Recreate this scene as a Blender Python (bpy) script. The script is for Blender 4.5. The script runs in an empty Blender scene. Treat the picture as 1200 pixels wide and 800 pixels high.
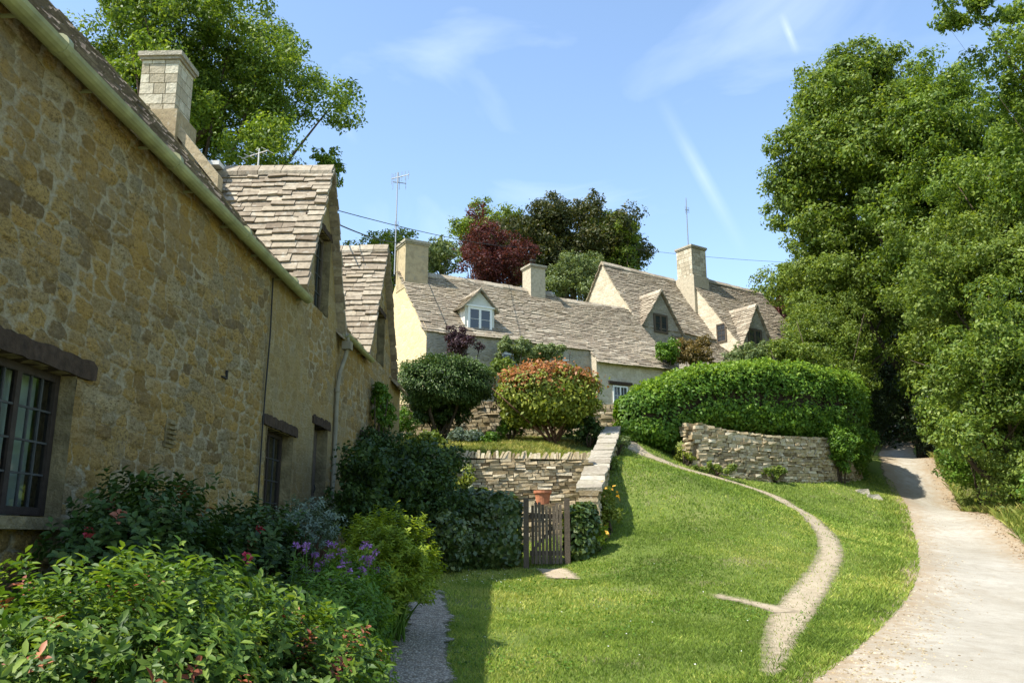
import bpy, math, random
import numpy as np
from mathutils import Vector

random.seed(7)
RNG = np.random.default_rng(11)
R = math.radians
scene = bpy.context.scene
COL = scene.collection

# ------------------------------------------------------------------ camera
EYE = 1.6
PITCH = R(13.0)
cam_d = bpy.data.cameras.new('camera'); cam = bpy.data.objects.new('camera', cam_d); COL.objects.link(cam)
cam_d.lens = 30.0; cam_d.sensor_width = 36.0; cam_d.clip_end = 3000; cam_d.clip_start = 0.05
cam.location = (0, 0, EYE); cam.rotation_euler = (R(90) + PITCH, 0, 0)
scene.camera = cam

# ------------------------------------------------------------------ light
SUN_H = (-0.89, -0.46)            # horizontal direction towards the sun
SUN_EL = R(54)
world = bpy.data.worlds.new('World'); scene.world = world; world.use_nodes = True
wn, wl = world.node_tree.nodes, world.node_tree.links
wn.clear()
wo = wn.new('ShaderNodeOutputWorld'); bg = wn.new('ShaderNodeBackground')
sky = wn.new('ShaderNodeTexSky'); sky.sky_type = 'NISHITA'; sky.sun_disc = False
sky.sun_elevation = SUN_EL; sky.sun_rotation = math.atan2(SUN_H[0], SUN_H[1])
sky.air_density = 1.25; sky.dust_density = 0.6; sky.ozone_density = 2.2; sky.altitude = 100
bg.inputs['Strength'].default_value = 0.15
# thin cirrus streaks: sky, laid out by direction
tc = wn.new('ShaderNodeTexCoord')
mp = wn.new('ShaderNodeMapping'); mp.inputs['Rotation'].default_value = (R(0), R(38), R(0)); mp.inputs['Scale'].default_value = (2.1, 1.5, 5.5)
mp.inputs['Location'].default_value = (3.15, 1.1, 2.3)
nz = wn.new('ShaderNodeTexNoise'); nz.inputs['Scale'].default_value = 1.7; nz.inputs['Detail'].default_value = 7; nz.inputs['Distortion'].default_value = 0.7
rp = wn.new('ShaderNodeValToRGB'); rp.color_ramp.elements[0].position = 0.54; rp.color_ramp.elements[1].position = 0.86
mx = wn.new('ShaderNodeMixRGB'); mx.inputs[2].default_value = (6.6, 7.0, 7.6, 1)
ml = wn.new('ShaderNodeMath'); ml.operation = 'MULTIPLY'; ml.inputs[1].default_value = 0.26
wl.new(tc.outputs['Generated'], mp.inputs[0]); wl.new(mp.outputs[0], nz.inputs['Vector']); wl.new(nz.outputs[0], rp.inputs[0])
wl.new(rp.outputs[0], ml.inputs[0])
wl.new(ml.outputs[0], mx.inputs[0]); wl.new(sky.outputs[0], mx.inputs[1]); wl.new(mx.outputs[0], bg.inputs['Color']); wl.new(bg.outputs[0], wo.inputs[0])

def _dir(px, py):
    xc, yc = (px - 600) / 1000, (400 - py) / 1000
    return Vector((xc, math.cos(PITCH) - yc * math.sin(PITCH), math.sin(PITCH) + yc * math.cos(PITCH))).normalized()
def trail(a, b, width, amt, src):
    """an old contrail: a soft band of ice cloud along a great circle between two sky directions"""
    n = a.cross(b).normalized(); mid = (a + b).normalized(); half = (a - b).length / 2
    def vm(op, v): q = wn.new('ShaderNodeVectorMath'); q.operation = op; q.inputs[1].default_value = v; wl.new(tc.outputs['Generated'], q.inputs[0]); return q
    def mm(op, x, y, cl=False):
        q = wn.new('ShaderNodeMath'); q.operation = op; q.use_clamp = cl
        for i_, v in enumerate((x, y)):
            if isinstance(v, (int, float)): q.inputs[i_].default_value = v
            else: wl.new(v, q.inputs[i_])
        return q.outputs[0]
    d = mm('DIVIDE', mm('ABSOLUTE', vm('DOT_PRODUCT', n).outputs['Value'], 0), width); e = mm('DIVIDE', vm('DISTANCE', mid).outputs['Value'], half)
    f = mm('MULTIPLY', mm('SUBTRACT', 1.0, d, True), mm('SUBTRACT', 1.0, e, True)); f = mm('MULTIPLY', mm('MULTIPLY', f, nz.outputs[0]), amt, True)
    m2 = wn.new('ShaderNodeMixRGB'); m2.inputs[2].default_value = (6.6, 7.0, 7.6, 1); wl.new(f, m2.inputs[0]); wl.new(src, m2.inputs[1]); return m2.outputs[0]
_o = trail(_dir(770, 110), _dir(875, 300), .010, .30, mx.outputs[0]); _o = trail(_dir(915, 15), _dir(935, 65), .005, .35, _o); _o = trail(_dir(375, 110), _dir(420, 170), .008, .25, _o)
wl.new(_o, bg.inputs['Color'])

sun_d = bpy.data.lights.new('sun', 'SUN'); sun = bpy.data.objects.new('sun', sun_d); COL.objects.link(sun)
sun_d.energy = 4.6; sun_d.angle = R(0.5); sun_d.color = (1.0, 0.95, 0.86)
sdir = Vector((SUN_H[0] * math.cos(SUN_EL), SUN_H[1] * math.cos(SUN_EL), math.sin(SUN_EL))).normalized()
sun.rotation_euler = sdir.to_track_quat('Z', 'Y').to_euler()
sun.location = (-30, -20, 50)

scene.view_settings.view_transform = 'Standard'; scene.view_settings.look = 'None'
scene.view_settings.gamma = 1; scene.view_settings.use_curve_mapping = False
scene.view_settings.exposure = 0.95
scene.cycles.max_bounces = 6; scene.cycles.transparent_max_bounces = 12
scene.cycles.diffuse_bounces = 3; scene.cycles.glossy_bounces = 2; scene.cycles.transmission_bounces = 4

# ------------------------------------------------------------------ helpers
def at(px, py, Y):
    """world point seen at photograph position (px, py) at distance Y along the ground"""
    xc, yc = (px - 600) / 1000, (400 - py) / 1000
    d = (xc, math.cos(PITCH) - yc * math.sin(PITCH), math.sin(PITCH) + yc * math.cos(PITCH))
    k = Y / d[1]
    return Vector((d[0] * k, Y, EYE + d[2] * k))

def tag(o, label=None, cat=None, group=None, kind=None):
    if label: o['label'] = label
    if cat: o['category'] = cat
    if group: o['group'] = group
    if kind: o['kind'] = kind
    return o

def thing(name, loc, label, cat, group=None):
    o = bpy.data.objects.new(name, None); COL.objects.link(o); o.location = loc
    o.empty_display_size = 0.2
    return tag(o, label, cat, group)

def origin(parent):
    while parent is not None and parent.parent is not None: parent = parent.parent
    return Vector(parent.location) if parent is not None else Vector((0, 0, 0))

def link_mesh(name, me, parent, mats, smooth=False):
    for m in (mats if isinstance(mats, (list, tuple)) else [mats]): me.materials.append(m)
    o = bpy.data.objects.new(name, me); COL.objects.link(o)
    if parent is not None: o.parent = parent
    if smooth: me.polygons.foreach_set('use_smooth', [True] * len(me.polygons))
    return o

def np_mesh(name, V, F, mats, parent=None, tint=None, smooth=False, pattrs=None, loc=None, F3=None):
    """V (n,3), F (m,k) arrays -> one mesh object. World coordinates in, origin taken from the thing"""
    V = np.asarray(V, dtype=np.float64); F = np.asarray(F, dtype=np.int32)
    if parent is not None: V = V - np.array(origin(parent))
    elif loc is not None: V = V - np.array(loc)
    me = bpy.data.meshes.new(name)
    n, (m, k) = len(V), F.shape
    me.vertices.add(n); me.vertices.foreach_set('co', V.astype(np.float32).ravel())
    me.loops.add(m * k); me.loops.foreach_set('vertex_index', F.ravel())
    me.polygons.add(m); me.polygons.foreach_set('loop_start', np.arange(0, m * k, k, dtype=np.int32))
    try: me.polygons.foreach_set('loop_total', np.full(m, k, dtype=np.int32))
    except Exception: pass
    me.update(calc_edges=True)
    if tint is not None:
        a = me.attributes.new('tint', 'FLOAT', 'FACE'); a.data.foreach_set('value', np.asarray(tint, dtype=np.float32))
    for kx, arr in (pattrs or {}).items():
        a = me.attributes.new(kx, 'FLOAT', 'POINT'); a.data.foreach_set('value', np.asarray(arr, dtype=np.float32))
    o = link_mesh(name, me, parent, mats, smooth)
    if parent is None and loc is not None: o.location = loc
    return o

class MB:
    def __init__(s): s.v = []; s.f = []; s.t = []
    def face(s, pts, t=0.5):
        i = len(s.v); s.v += [tuple(p) for p in pts]; s.f.append(tuple(range(i, i + len(pts)))); s.t.append(t)
    def hexa(s, p, t=0.5):
        """8 points: bottom 4 (ccw) then top 4"""
        i = len(s.v); s.v += [tuple(q) for q in p]
        for a in ((3, 2, 1, 0), (4, 5, 6, 7), (0, 1, 5, 4), (1, 2, 6, 5), (2, 3, 7, 6), (3, 0, 4, 7)):
            s.f.append(tuple(i + k for k in a)); s.t.append(t)
    def box(s, c, A, B, C, t=0.5):
        c, A, B, C = map(Vector, (c, A, B, C))
        s.hexa([c - A - B - C, c + A - B - C, c + A + B - C, c - A + B - C, c - A - B + C, c + A - B + C, c + A + B + C, c - A + B + C], t)
    def tube(s, pts, rad, seg=8, t=0.5, cap=True):
        pts = [Vector(p) for p in pts]; n = len(pts)
        if not isinstance(rad, (list, tuple)): rad = [rad] * n
        i0 = len(s.v); prev = None
        for k, p in enumerate(pts):
            d = (pts[min(k + 1, n - 1)] - pts[max(k - 1, 0)]).normalized()
            if prev is None:
                prev = d.orthogonal().normalized()
            x = (prev - d * prev.dot(d)).normalized(); prev = x; y = d.cross(x)
            for j in range(seg):
                a = 2 * math.pi * j / seg
                s.v.append(tuple(p + (x * math.cos(a) + y * math.sin(a)) * rad[k]))
        for k in range(n - 1):
            for j in range(seg):
                a = i0 + k * seg + j; b = i0 + k * seg + (j + 1) % seg
                s.f.append((a, b, b + seg, a + seg)); s.t.append(t)
        if cap:
            s.f.append(tuple(i0 + j for j in reversed(range(seg)))); s.t.append(t)
            s.f.append(tuple(i0 + (n - 1) * seg + j for j in range(seg))); s.t.append(t)
    def build(s, name, mats, parent=None, smooth=False, loc=None):
        me = bpy.data.meshes.new(name)
        o0 = origin(parent) if parent is not None else Vector(loc or (0, 0, 0))
        me.from_pydata([(a - o0.x, b - o0.y, c - o0.z) for a, b, c in s.v], [], s.f); me.update()
        a = me.attributes.new('tint', 'FLOAT', 'FACE'); a.data.foreach_set('value', s.t)
        o = link_mesh(name, me, parent, mats, smooth)
        if parent is None and loc is not None: o.location = loc
        return o

# ---- value noise in numpy
def vnoise(x, y, seed=0):
    r = np.random.default_rng(seed); T = r.random((64, 64))
    xi = np.floor(x).astype(int); yi = np.floor(y).astype(int); fx = x - xi; fy = y - yi
    fx = fx * fx * (3 - 2 * fx); fy = fy * fy * (3 - 2 * fy)
    g = lambda a, b: T[a % 64, b % 64]
    return (g(xi, yi) * (1 - fx) + g(xi + 1, yi) * fx) * (1 - fy) + (g(xi, yi + 1) * (1 - fx) + g(xi + 1, yi + 1) * fx) * fy
def fbm(x, y, seed=0, o=3):
    s = 0; a = 1; t = 0
    for k in range(o): s = s + a * vnoise(x * 2 ** k, y * 2 ** k, seed + k); t += a; a *= .5
    return s / t

# ------------------------------------------------------------------ materials
class NT:
    def __init__(s, name):
        s.m = bpy.data.materials.new(name); s.m.use_nodes = True; s.n = s.m.node_tree.nodes; s.l = s.m.node_tree.links
        s.n.clear(); s.out = s.n.new('ShaderNodeOutputMaterial')
        s.pos = None
    def node(s, t, ins=None, **kw):
        nd = s.n.new(t)
        for k, v in kw.items(): setattr(nd, k, v)
        for k, v in (ins or {}).items(): s.set(nd, k, v)
        return nd
    def set(s, nd, k, v):
        if isinstance(v, bpy.types.NodeSocket): s.l.new(v, nd.inputs[k])
        else:
            if isinstance(v, tuple) and len(v) == 3 and nd.inputs[k].type == 'RGBA': v = (*v, 1)
            nd.inputs[k].default_value = v
    def P(s):
        if s.pos is None: s.pos = s.node('ShaderNodeNewGeometry').outputs['Position']
        return s.pos
    def noise(s, scale, detail=4, rough=.55, vec=None, dist=0):
        return s.node('ShaderNodeTexNoise', {'Vector': vec or s.P(), 'Scale': scale, 'Detail': detail, 'Roughness': rough, 'Distortion': dist}).outputs[0]
    def map(s, vec, scale=(1, 1, 1), loc=(0, 0, 0)):
        return s.node('ShaderNodeMapping', {'Vector': vec, 'Scale': scale, 'Location': loc}).outputs[0]
    def ramp(s, fac, stops, interp='LINEAR'):
        nd = s.node('ShaderNodeValToRGB', {'Fac': fac}); cr = nd.color_ramp; cr.interpolation = interp
        while len(cr.elements) < len(stops): cr.elements.new(0.5)
        for e, (p, c) in zip(cr.elements, stops):
            e.position = p; e.color = (c, c, c, 1) if isinstance(c, (int, float)) else (*c, 1)
        return nd.outputs[0]
    def mix(s, f, a, b, blend='MIX'):
        nd = s.node('ShaderNodeMixRGB', blend_type=blend)
        for k, v in ((0, f), (1, a), (2, b)): s.set(nd, k, v)
        return nd.outputs[0]
    def math(s, op, a, b=0.0, clamp=False):
        nd = s.node('ShaderNodeMath', operation=op); nd.use_clamp = clamp
        s.set(nd, 0, a); s.set(nd, 1, b); return nd.outputs[0]
    def attr(s, name): return s.node('ShaderNodeAttribute', attribute_name=name).outputs['Fac']
    def bump(s, h, strength=.5, dist=.02, normal=None):
        nd = s.node('ShaderNodeBump', {'Height': h, 'Strength': strength, 'Distance': dist})
        if normal: s.set(nd, 'Normal', normal)
        return nd.outputs[0]
    def bsdf(s, col, rough=.8, spec=.3, normal=None, metal=0, **kw):
        b = s.node('ShaderNodeBsdfPrincipled', {'Base Color': col, 'Roughness': rough, 'Metallic': metal})
        b.inputs['Specular IOR Level'].default_value = spec
        if normal: s.set(b, 'Normal', normal)
        return b.outputs[0]
    def done(s, sh): s.l.new(sh, s.out.inputs['Surface']); return s.m

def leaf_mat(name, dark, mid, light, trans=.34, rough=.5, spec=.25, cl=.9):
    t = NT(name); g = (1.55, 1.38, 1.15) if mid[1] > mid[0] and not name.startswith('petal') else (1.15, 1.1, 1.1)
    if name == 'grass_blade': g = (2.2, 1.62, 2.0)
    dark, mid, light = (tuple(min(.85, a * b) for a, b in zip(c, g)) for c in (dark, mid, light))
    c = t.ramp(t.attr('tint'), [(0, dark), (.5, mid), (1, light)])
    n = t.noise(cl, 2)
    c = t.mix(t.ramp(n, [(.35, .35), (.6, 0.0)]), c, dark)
    p = t.bsdf(c, rough, spec)
    tc_ = t.mix(1.0, c, (1.5, 1.45, .55), 'MULTIPLY')
    tr = t.node('ShaderNodeBsdfTranslucent', {'Color': tc_}).outputs[0]
    mxs = t.node('ShaderNodeMixShader', {0: trans, 1: p, 2: tr})
    return t.done(mxs.outputs[0])

def m_simple(name, col, rough=.6, spec=.3, var=.25, scale=8, bump=.2, metal=0, dist=.01):
    t = NT(name); n = t.noise(scale, 5)
    lo = tuple(c * (1 - var) for c in col); hi = tuple(min(1, c * (1 + var)) for c in col)
    c = t.ramp(n, [(.3, lo), (.7, hi)])
    return t.done(t.bsdf(c, rough, spec, t.bump(t.noise(scale * 4, 4), bump, dist), metal))

def m_rubble():
    """wall with real relief; 'stone' value per stone, 'mortar' mask and 'render' mask come with the mesh"""
    t = NT('rubble_stone'); tint = t.attr('stone'); mor = t.attr('mortar'); ren = t.attr('render')
    c = t.ramp(tint, [(0, (.19, .135, .065)), (.12, (.30, .21, .085)), (.35, (.41, .295, .11)), (.5, (.43, .285, .09)), (.7, (.34, .27, .145)), (.85, (.30, .255, .155)), (1, (.46, .37, .20))])
    n1 = t.noise(9, 6, .7); n2 = t.noise(34, 6, .65); n3 = t.noise(1.1, 3); n5 = t.noise(22, 6, .7, t.map(t.P(), (1, 1, 1.8), (5, 1, 2)))
    c = t.mix(t.ramp(n5, [(.36, .85), (.50, 0.0)]), c, (.12, .085, .04))
    c = t.mix(t.ramp(t.noise(75, 5, .7), [(.38, .6), (.5, 0.0)]), c, (.13, .095, .05))
    c = t.mix(t.ramp(n5, [(.55, 0.0), (.72, .6)]), c, (.50, .41, .25))
    c = t.mix(t.ramp(n3, [(.46, 0.0), (.66, .6)]), c, (.36, .225, .055))                 # ochre patches
    c = t.mix(t.ramp(t.noise(1.9, 5, .65, t.map(t.P(), (1, 1, 1), (9, 2, 4))), [(.5, 0.0), (.7, .55)]), c, (.20, .185, .14))  # grey weathering
    m = t.ramp(n2, [(.25, (.27, .225, .135)), (.5, (.42, .37, .25)), (.8, (.56, .51, .38))])
    mk = t.math('ADD', mor, t.math('MULTIPLY', t.math('SUBTRACT', n1, .5), 1.5)); mk = t.math('ADD', mk, t.math('MULTIPLY', t.math('SUBTRACT', n2, .5), 1.1))
    mk = t.math('ADD', mk, t.math('MULTIPLY', t.math('SUBTRACT', t.noise(2.3, 3), .5), 2.2))
    c = t.mix(t.ramp(mk, [(.40, 0.0), (1.15, .85)]), c, m)
    r_ = t.ramp(t.noise(3.2, 6, .6), [(.3, (.30, .225, .095)), (.55, (.37, .29, .14)), (.75, (.33, .295, .21))])
    r_ = t.mix(t.ramp(n5, [(.36, .45), (.52, 0.0)]), r_, (.20, .145, .06))
    c = t.mix(t.math('MULTIPLY', ren, .8), c, r_)
    c = t.mix(t.ramp(t.noise(48, 4, .6), [(.60, 0.0), (.72, .7)]), c, (.10, .075, .035))
    c = t.mix(t.ramp(t.noise(3.1, 6, .7, t.map(t.P(), (1, 1, .35))), [(.58, 0.0), (.75, .5)]), c, (.13, .10, .05))     # damp runs
    h = t.math('ADD', t.math('MULTIPLY', n5, .8), t.math('MULTIPLY', n2, .7))
    return t.done(t.bsdf(c, .92, .12, t.bump(h, 1.0, .04)))

def m_coursed(name, base, hi, mortar, sc=(3.2, 3.2, 7.5), contrast=.7, bump=.6):
    t = NT(name); w = t.noise(2.2, 2)
    v = t.mix(.06, t.P(), t.node('ShaderNodeTexNoise', {'Vector': t.P(), 'Scale': 3.0}).outputs['Color'])
    v = t.map(v, sc)
    vo = t.node('ShaderNodeTexVoronoi', {'Vector': v, 'Scale': 1.0}); ve = t.node('ShaderNodeTexVoronoi', {'Vector': v, 'Scale': 1.0}, feature='DISTANCE_TO_EDGE')
    sep = t.node('ShaderNodeSeparateColor', {0: vo.outputs['Color']})
    c = t.mix(sep.outputs[0], base, hi)
    c = t.mix(t.ramp(t.noise(14, 5), [(.35, .4), (.6, 0.0)]), c, tuple(x * .5 for x in base))
    e = t.ramp(ve.outputs[0], [(.0, 1.0), (.09, 0.0)])
    c = t.mix(t.math('MULTIPLY', e, contrast), c, mortar)
    c = t.mix(t.ramp(w, [(.4, 0.0), (.75, .4)]), c, tuple(x * .7 for x in mortar))
    h = t.math('ADD', t.math('MULTIPLY', t.ramp(ve.outputs[0], [(0, 0.0), (.16, 1.0)]), .7), t.math('MULTIPLY', t.noise(25, 4), .5))
    return t.done(t.bsdf(c, .9, .15, t.bump(h, bump, .03)))

def m_tint(name, stops, var=(.10, .09, .07), nscale=14, bump=.5, rough=.9, lichen=None, moss=None):
    t = NT(name); c = t.ramp(t.attr('tint'), stops)
    n = t.noise(nscale, 6, .65)
    c = t.mix(t.ramp(n, [(.32, .55), (.55, 0.0)]), c, var)
    if lichen: c = t.mix(t.ramp(t.noise(nscale * .8, 5, .6, t.map(t.P(), (1, 1, 1), (3, 7, 1))), [(.56, 0.0), (.72, .75)]), c, lichen)
    if moss: c = t.mix(t.ramp(t.noise(1.1, 4, .6), [(.55, 0.0), (.75, .6)]), c, moss)
    return t.done(t.bsdf(c, rough, .2, t.bump(t.noise(nscale * 2.5, 5), bump, .02)))

M = {}
M['rubble'] = m_rubble()
M['ochre'] = m_coursed('ochre_render', (.62, .47, .26), (.72, .57, .34), (.66, .53, .33), contrast=.45, bump=.25)
M['ragstone'] = m_coursed('rag_stone', (.46, .39, .27), (.60, .53, .40), (.52, .45, .33), sc=(4, 4, 9), contrast=.4, bump=.3)
M['frontstone'] = m_coursed('front_stone', (.30, .27, .20), (.44, .40, .31), (.34, .31, .25), sc=(4, 4, 9))
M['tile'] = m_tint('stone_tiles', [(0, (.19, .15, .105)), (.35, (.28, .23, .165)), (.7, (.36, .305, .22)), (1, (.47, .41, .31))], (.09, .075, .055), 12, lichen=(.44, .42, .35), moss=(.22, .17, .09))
M['darktile'] = m_tint('dark_mossy_tiles', [(0, (.12, .10, .08)), (.5, (.20, .17, .14)), (1, (.30, .26, .21))], (.07, .06, .05), 14, lichen=(.30, .27, .22))  # nearest cottage's tiles, dark from a cover of moss
M['drystone'] = m_tint('dry_stone', [(0, (.15, .11, .06)), (.3, (.34, .26, .145)), (.7, (.47, .38, .235)), (1, (.58, .50, .35))], (.15, .12, .075), 16, lichen=(.50, .46, .36), moss=(.20, .17, .08))
M['coping'] = m_tint('coping_stone', [(0, (.24, .205, .15)), (.6, (.36, .32, .245)), (1, (.46, .42, .34))], (.15, .13, .09), 13, bump=1.0, lichen=(.50, .47, .39), moss=(.22, .21, .10))
M['ashlar'] = m_tint('ashlar', [(0, (.34, .29, .20)), (.5, (.47, .41, .30)), (1, (.57, .52, .40))], (.22, .19, .13), 9, bump=.8, lichen=(.30, .27, .21))
M['chimney'] = m_tint('chimney_render', [(0, (.36, .28, .16)), (1, (.48, .39, .25))], (.20, .16, .10), 6, bump=.8, lichen=(.28, .25, .19))
M['oldwood'] = m_simple('old_oak', (.055, .038, .026), .85, .15, .4, 14, .7)
M['darkframe'] = m_simple('dark_frame', (.035, .026, .02), .6, .3, .3, 20, .3)
M['greywood'] = m_tint('grey_wood', [(0, (.06, .045, .03)), (1, (.17, .135, .095))], (.05, .04, .03), 20)
M['jamb'] = m_simple('jamb_stone', (.20, .165, .09), .9, .1, .45, 7, .8, dist=.03)
M['white'] = m_simple('white_paint', (.74, .74, .70), .5, .3, .06, 12, .1)
M['cream'] = m_simple('cream_render', (.58, .57, .50), .85, .15, .12, 10, .3)
M['gutter'] = m_simple('green_gutter', (.27, .28, .145), .55, .3, .25, 5, .15)
M['pipe'] = m_simple('pipe_paint', (.22, .20, .14), .55, .3, .25, 6, .2)
M['metal'] = m_simple('aerial_metal', (.30, .31, .33), .45, .5, .1, 20, .05, metal=.6)
M['pale_metal'] = m_simple('pale_metal', (.62, .60, .55), .5, .4, .1, 20, .05)
M['cable'] = m_simple('cable', (.03, .03, .03), .6, .2, .1, 20, .05)
M['lead'] = m_simple('lead_bar', (.05, .055, .055), .5, .4, .2, 20, .1)
M['curtain'] = m_simple('net_curtain', (.78, .80, .78), .9, .1, .12, 6, .3)
M['terracotta'] = m_simple('terracotta', (.42, .17, .09), .8, .2, .25, 12, .3)
M['bark'] = m_simple('bark', (.085, .065, .045), .9, .1, .4, 12, .8, dist=.03)
M['redbark'] = m_simple('red_stem', (.12, .06, .035), .8, .2, .3, 12, .4)
M['soil'] = m_simple('soil', (.045, .034, .022), .95, .1, .4, 9, .8)
def m_glass():
    t = NT('window_glass')
    g = t.node('ShaderNodeBsdfGlossy', {'Color': (.9, .95, .95), 'Roughness': .04}, ).outputs[0]
    tr = t.node('ShaderNodeBsdfTransparent', {'Color': (.55, .62, .6)}).outputs[0]
    f = t.node('ShaderNodeFresnel', {'IOR': 1.55}).outputs[0]
    fa = t.math('MULTIPLY', f, 1.6, True)
    return t.done(t.node('ShaderNodeMixShader', {0: fa, 1: tr, 2: g}).outputs[0])
M['glass'] = m_glass()
def m_darkglass():
    t = NT('dark_glass'); return t.done(t.bsdf((.03, .035, .04), .06, .8))
M['darkglass'] = m_darkglass()

def m_ground(name='turf'):
    t = NT(name); n = t.noise(.45, 5, .6); n2 = t.noise(6, 6, .7); n3 = t.noise(45, 4)
    c = t.ramp(n, [(.3, (.14, .185, .035)), (.55, (.18, .22, .045)), (.75, (.25, .25, .09))])
    c = t.mix(t.ramp(n2, [(.35, .5), (.6, 0.0)]), c, (.055, .11, .018))
    c = t.mix(t.ramp(n2, [(.6, 0.0), (.8, .5)]), c, (.24, .23, .09))
    c = t.mix(t.ramp(n3, [(.3, .4), (.6, 0.0)]), c, (.06, .09, .015))
    c = t.mix(t.ramp(t.noise(1.3, 5, .7, t.map(t.P(), (1, 1, 1), (4, 4, 0))), [(.56, 0.0), (.68, .8)]), c, (.22, .19, .10))
    return t.done(t.bsdf(c, .9, .15, t.bump(t.math('ADD', n3, n2), .8, .05)))
M['turf'] = m_ground()

def m_edge(name, colfn, lo=.30, hi=.42, nsc=3.0, amp=1.1):
    """sheet whose edges break up into the turf; 'edge' attribute is 0 at the border, 1 inside"""
    t = NT(name); c, nrm = colfn(t)
    e = t.attr('edge')
    a = t.math('ADD', e, t.math('MULTIPLY', t.math('SUBTRACT', t.noise(nsc, 6, .7), .5), amp))
    al = t.ramp(a, [(lo, 0.0), (hi, 1.0)])
    p = t.bsdf(c, .9, .15, nrm)
    tr = t.node('ShaderNodeBsdfTransparent').outputs[0]
    return t.done(t.node('ShaderNodeMixShader', {0: al, 1: tr, 2: p}).outputs[0])
def c_road(t):
    n = t.noise(.5, 5, .6); n2 = t.noise(5, 6, .7); n3 = t.noise(70, 3); e = t.attr('edge')
    c = t.ramp(n, [(.3, (.30, .265, .20)), (.5, (.37, .335, .265)), (.7, (.45, .415, .34))])
    c = t.mix(t.ramp(n2, [(.35, .45), (.55, 0.0)]), c, (.25, .22, .165))
    c = t.mix(t.ramp(t.noise(1.6, 5, .7, t.map(t.P(), (1, .35, 1))), [(.55, 0.0), (.72, .5)]), c, (.27, .22, .15))
    c = t.mix(t.ramp(n3, [(.3, .5), (.5, 0.0)]), c, (.24, .22, .18))
    c = t.mix(t.ramp(t.noise(90, 2), [(.62, 0.0), (.75, .6)]), c, (.62, .59, .51))
    g = t.math('ADD', e, t.math('MULTIPLY', t.math('SUBTRACT', n2, .5), 1.6))
    c = t.mix(t.ramp(g, [(.15, .9), (.8, 0.0)]), c, (.30, .22, .13))
    return c, t.bump(t.math('ADD', n3, n2), .6, .02)
def c_path(t):
    n2 = t.noise(6, 6, .7); n3 = t.noise(60, 3)
    c = t.ramp(n2, [(.3, (.30, .24, .155)), (.7, (.42, .35, .245))])
    c = t.mix(t.ramp(n3, [(.3, .2), (.5, 0.0)]), c, (.22, .18, .12))
    return c, t.bump(t.math('ADD', n3, n2), .6, .02)
def c_gravel(t):
    vo = t.node('ShaderNodeTexVoronoi', {'Vector': t.P(), 'Scale': 42.0})
    sep = t.node('ShaderNodeSeparateColor', {0: vo.outputs['Color']})
    c = t.ramp(sep.outputs[0], [(0, (.25, .20, .14)), (.5, (.44, .37, .27)), (1, (.62, .55, .43))])
    c = t.mix(t.ramp(vo.outputs['Distance'], [(.3, 0.0), (.7, .7)]), c, (.10, .09, .07))
    return c, t.bump(t.ramp(vo.outputs['Distance'], [(0, 1.0), (.6, 0.0)]), 1.0, .02)
M['road'] = m_edge('lane_surface', c_road, .03, .14, 2.2, .35)
M['path'] = m_edge('trodden_earth', c_path, .10, .40, 7.0, .6)
M['gravel'] = m_edge('gravel', c_gravel, .12, .24)

M['lf_ash'] = leaf_mat('leaf_ash', (.030, .064, .012), (.082, .145, .024), (.18, .25, .05), .38)
M['lf_broad'] = leaf_mat('leaf_broad', (.028, .058, .011), (.085, .145, .024), (.19, .25, .055), .36)
M['lf_light'] = leaf_mat('leaf_light', (.04, .075, .015), (.098, .155, .03), (.18, .24, .06), .36)
M['lf_maple'] = leaf_mat('leaf_copper', (.030, .014, .010), (.085, .022, .022), (.17, .05, .045), .3)
M['lf_purple'] = leaf_mat('leaf_purple', (.020, .010, .014), (.045, .022, .028), (.09, .05, .055), .2)
M['lf_bronze'] = leaf_mat('leaf_bronze', (.014, .022, .008), (.036, .052, .016), (.09, .085, .028), .26, cl=.5)
M['lf_grey'] = leaf_mat('leaf_greygreen', (.045, .075, .035), (.10, .15, .065), (.18, .23, .11), .28)
M['lf_hedge'] = leaf_mat('leaf_hedge', (.025, .068, .010), (.068, .15, .018), (.13, .22, .035), .3, cl=1.6)
M['lf_box'] = leaf_mat('leaf_box', (.014, .036, .010), (.035, .075, .018), (.09, .14, .045), .2)
M['lf_ivy'] = leaf_mat('leaf_ivy', (.018, .040, .012), (.05, .09, .025), (.14, .18, .07), .18, rough=.35, spec=.5)
M['lf_pieris'] = leaf_mat('leaf_glossy', (.014, .040, .007), (.052, .112, .015), (.17, .25, .045), .32, rough=.5, spec=.3, cl=2.5)
M['lf_red'] = leaf_mat('leaf_red_shoot', (.13, .04, .02), (.27, .09, .045), (.42, .21, .10), .15, cl=3)
M['lf_orange'] = leaf_mat('leaf_orange', (.14, .075, .02), (.28, .115, .035), (.42, .17, .06), .22, cl=3)
M['lf_yellow'] = leaf_mat('leaf_yellowgreen', (.05, .085, .012), (.12, .165, .025), (.25, .29, .06), .3, cl=3)
M['lf_euph'] = leaf_mat('leaf_lime', (.06, .11, .012), (.14, .21, .02), (.25, .32, .04), .35, cl=2)
M['lf_vivid'] = leaf_mat('leaf_young', (.05, .11, .012), (.11, .20, .022), (.20, .30, .045), .35, cl=2)
M['lf_blue'] = leaf_mat('leaf_bluegrey', (.05, .08, .07), (.10, .15, .13), (.17, .23, .20), .2)
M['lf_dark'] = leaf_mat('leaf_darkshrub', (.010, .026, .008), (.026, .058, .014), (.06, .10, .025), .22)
M['grass'] = leaf_mat('grass_blade', (.045, .095, .012), (.105, .20, .024), (.24, .31, .065), .3, rough=.6, spec=.2, cl=.6)
M['drygrass'] = leaf_mat('verge_grass', (.06, .10, .02), (.15, .19, .04), (.34, .30, .12), .3, rough=.6, spec=.2, cl=1.5)
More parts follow.
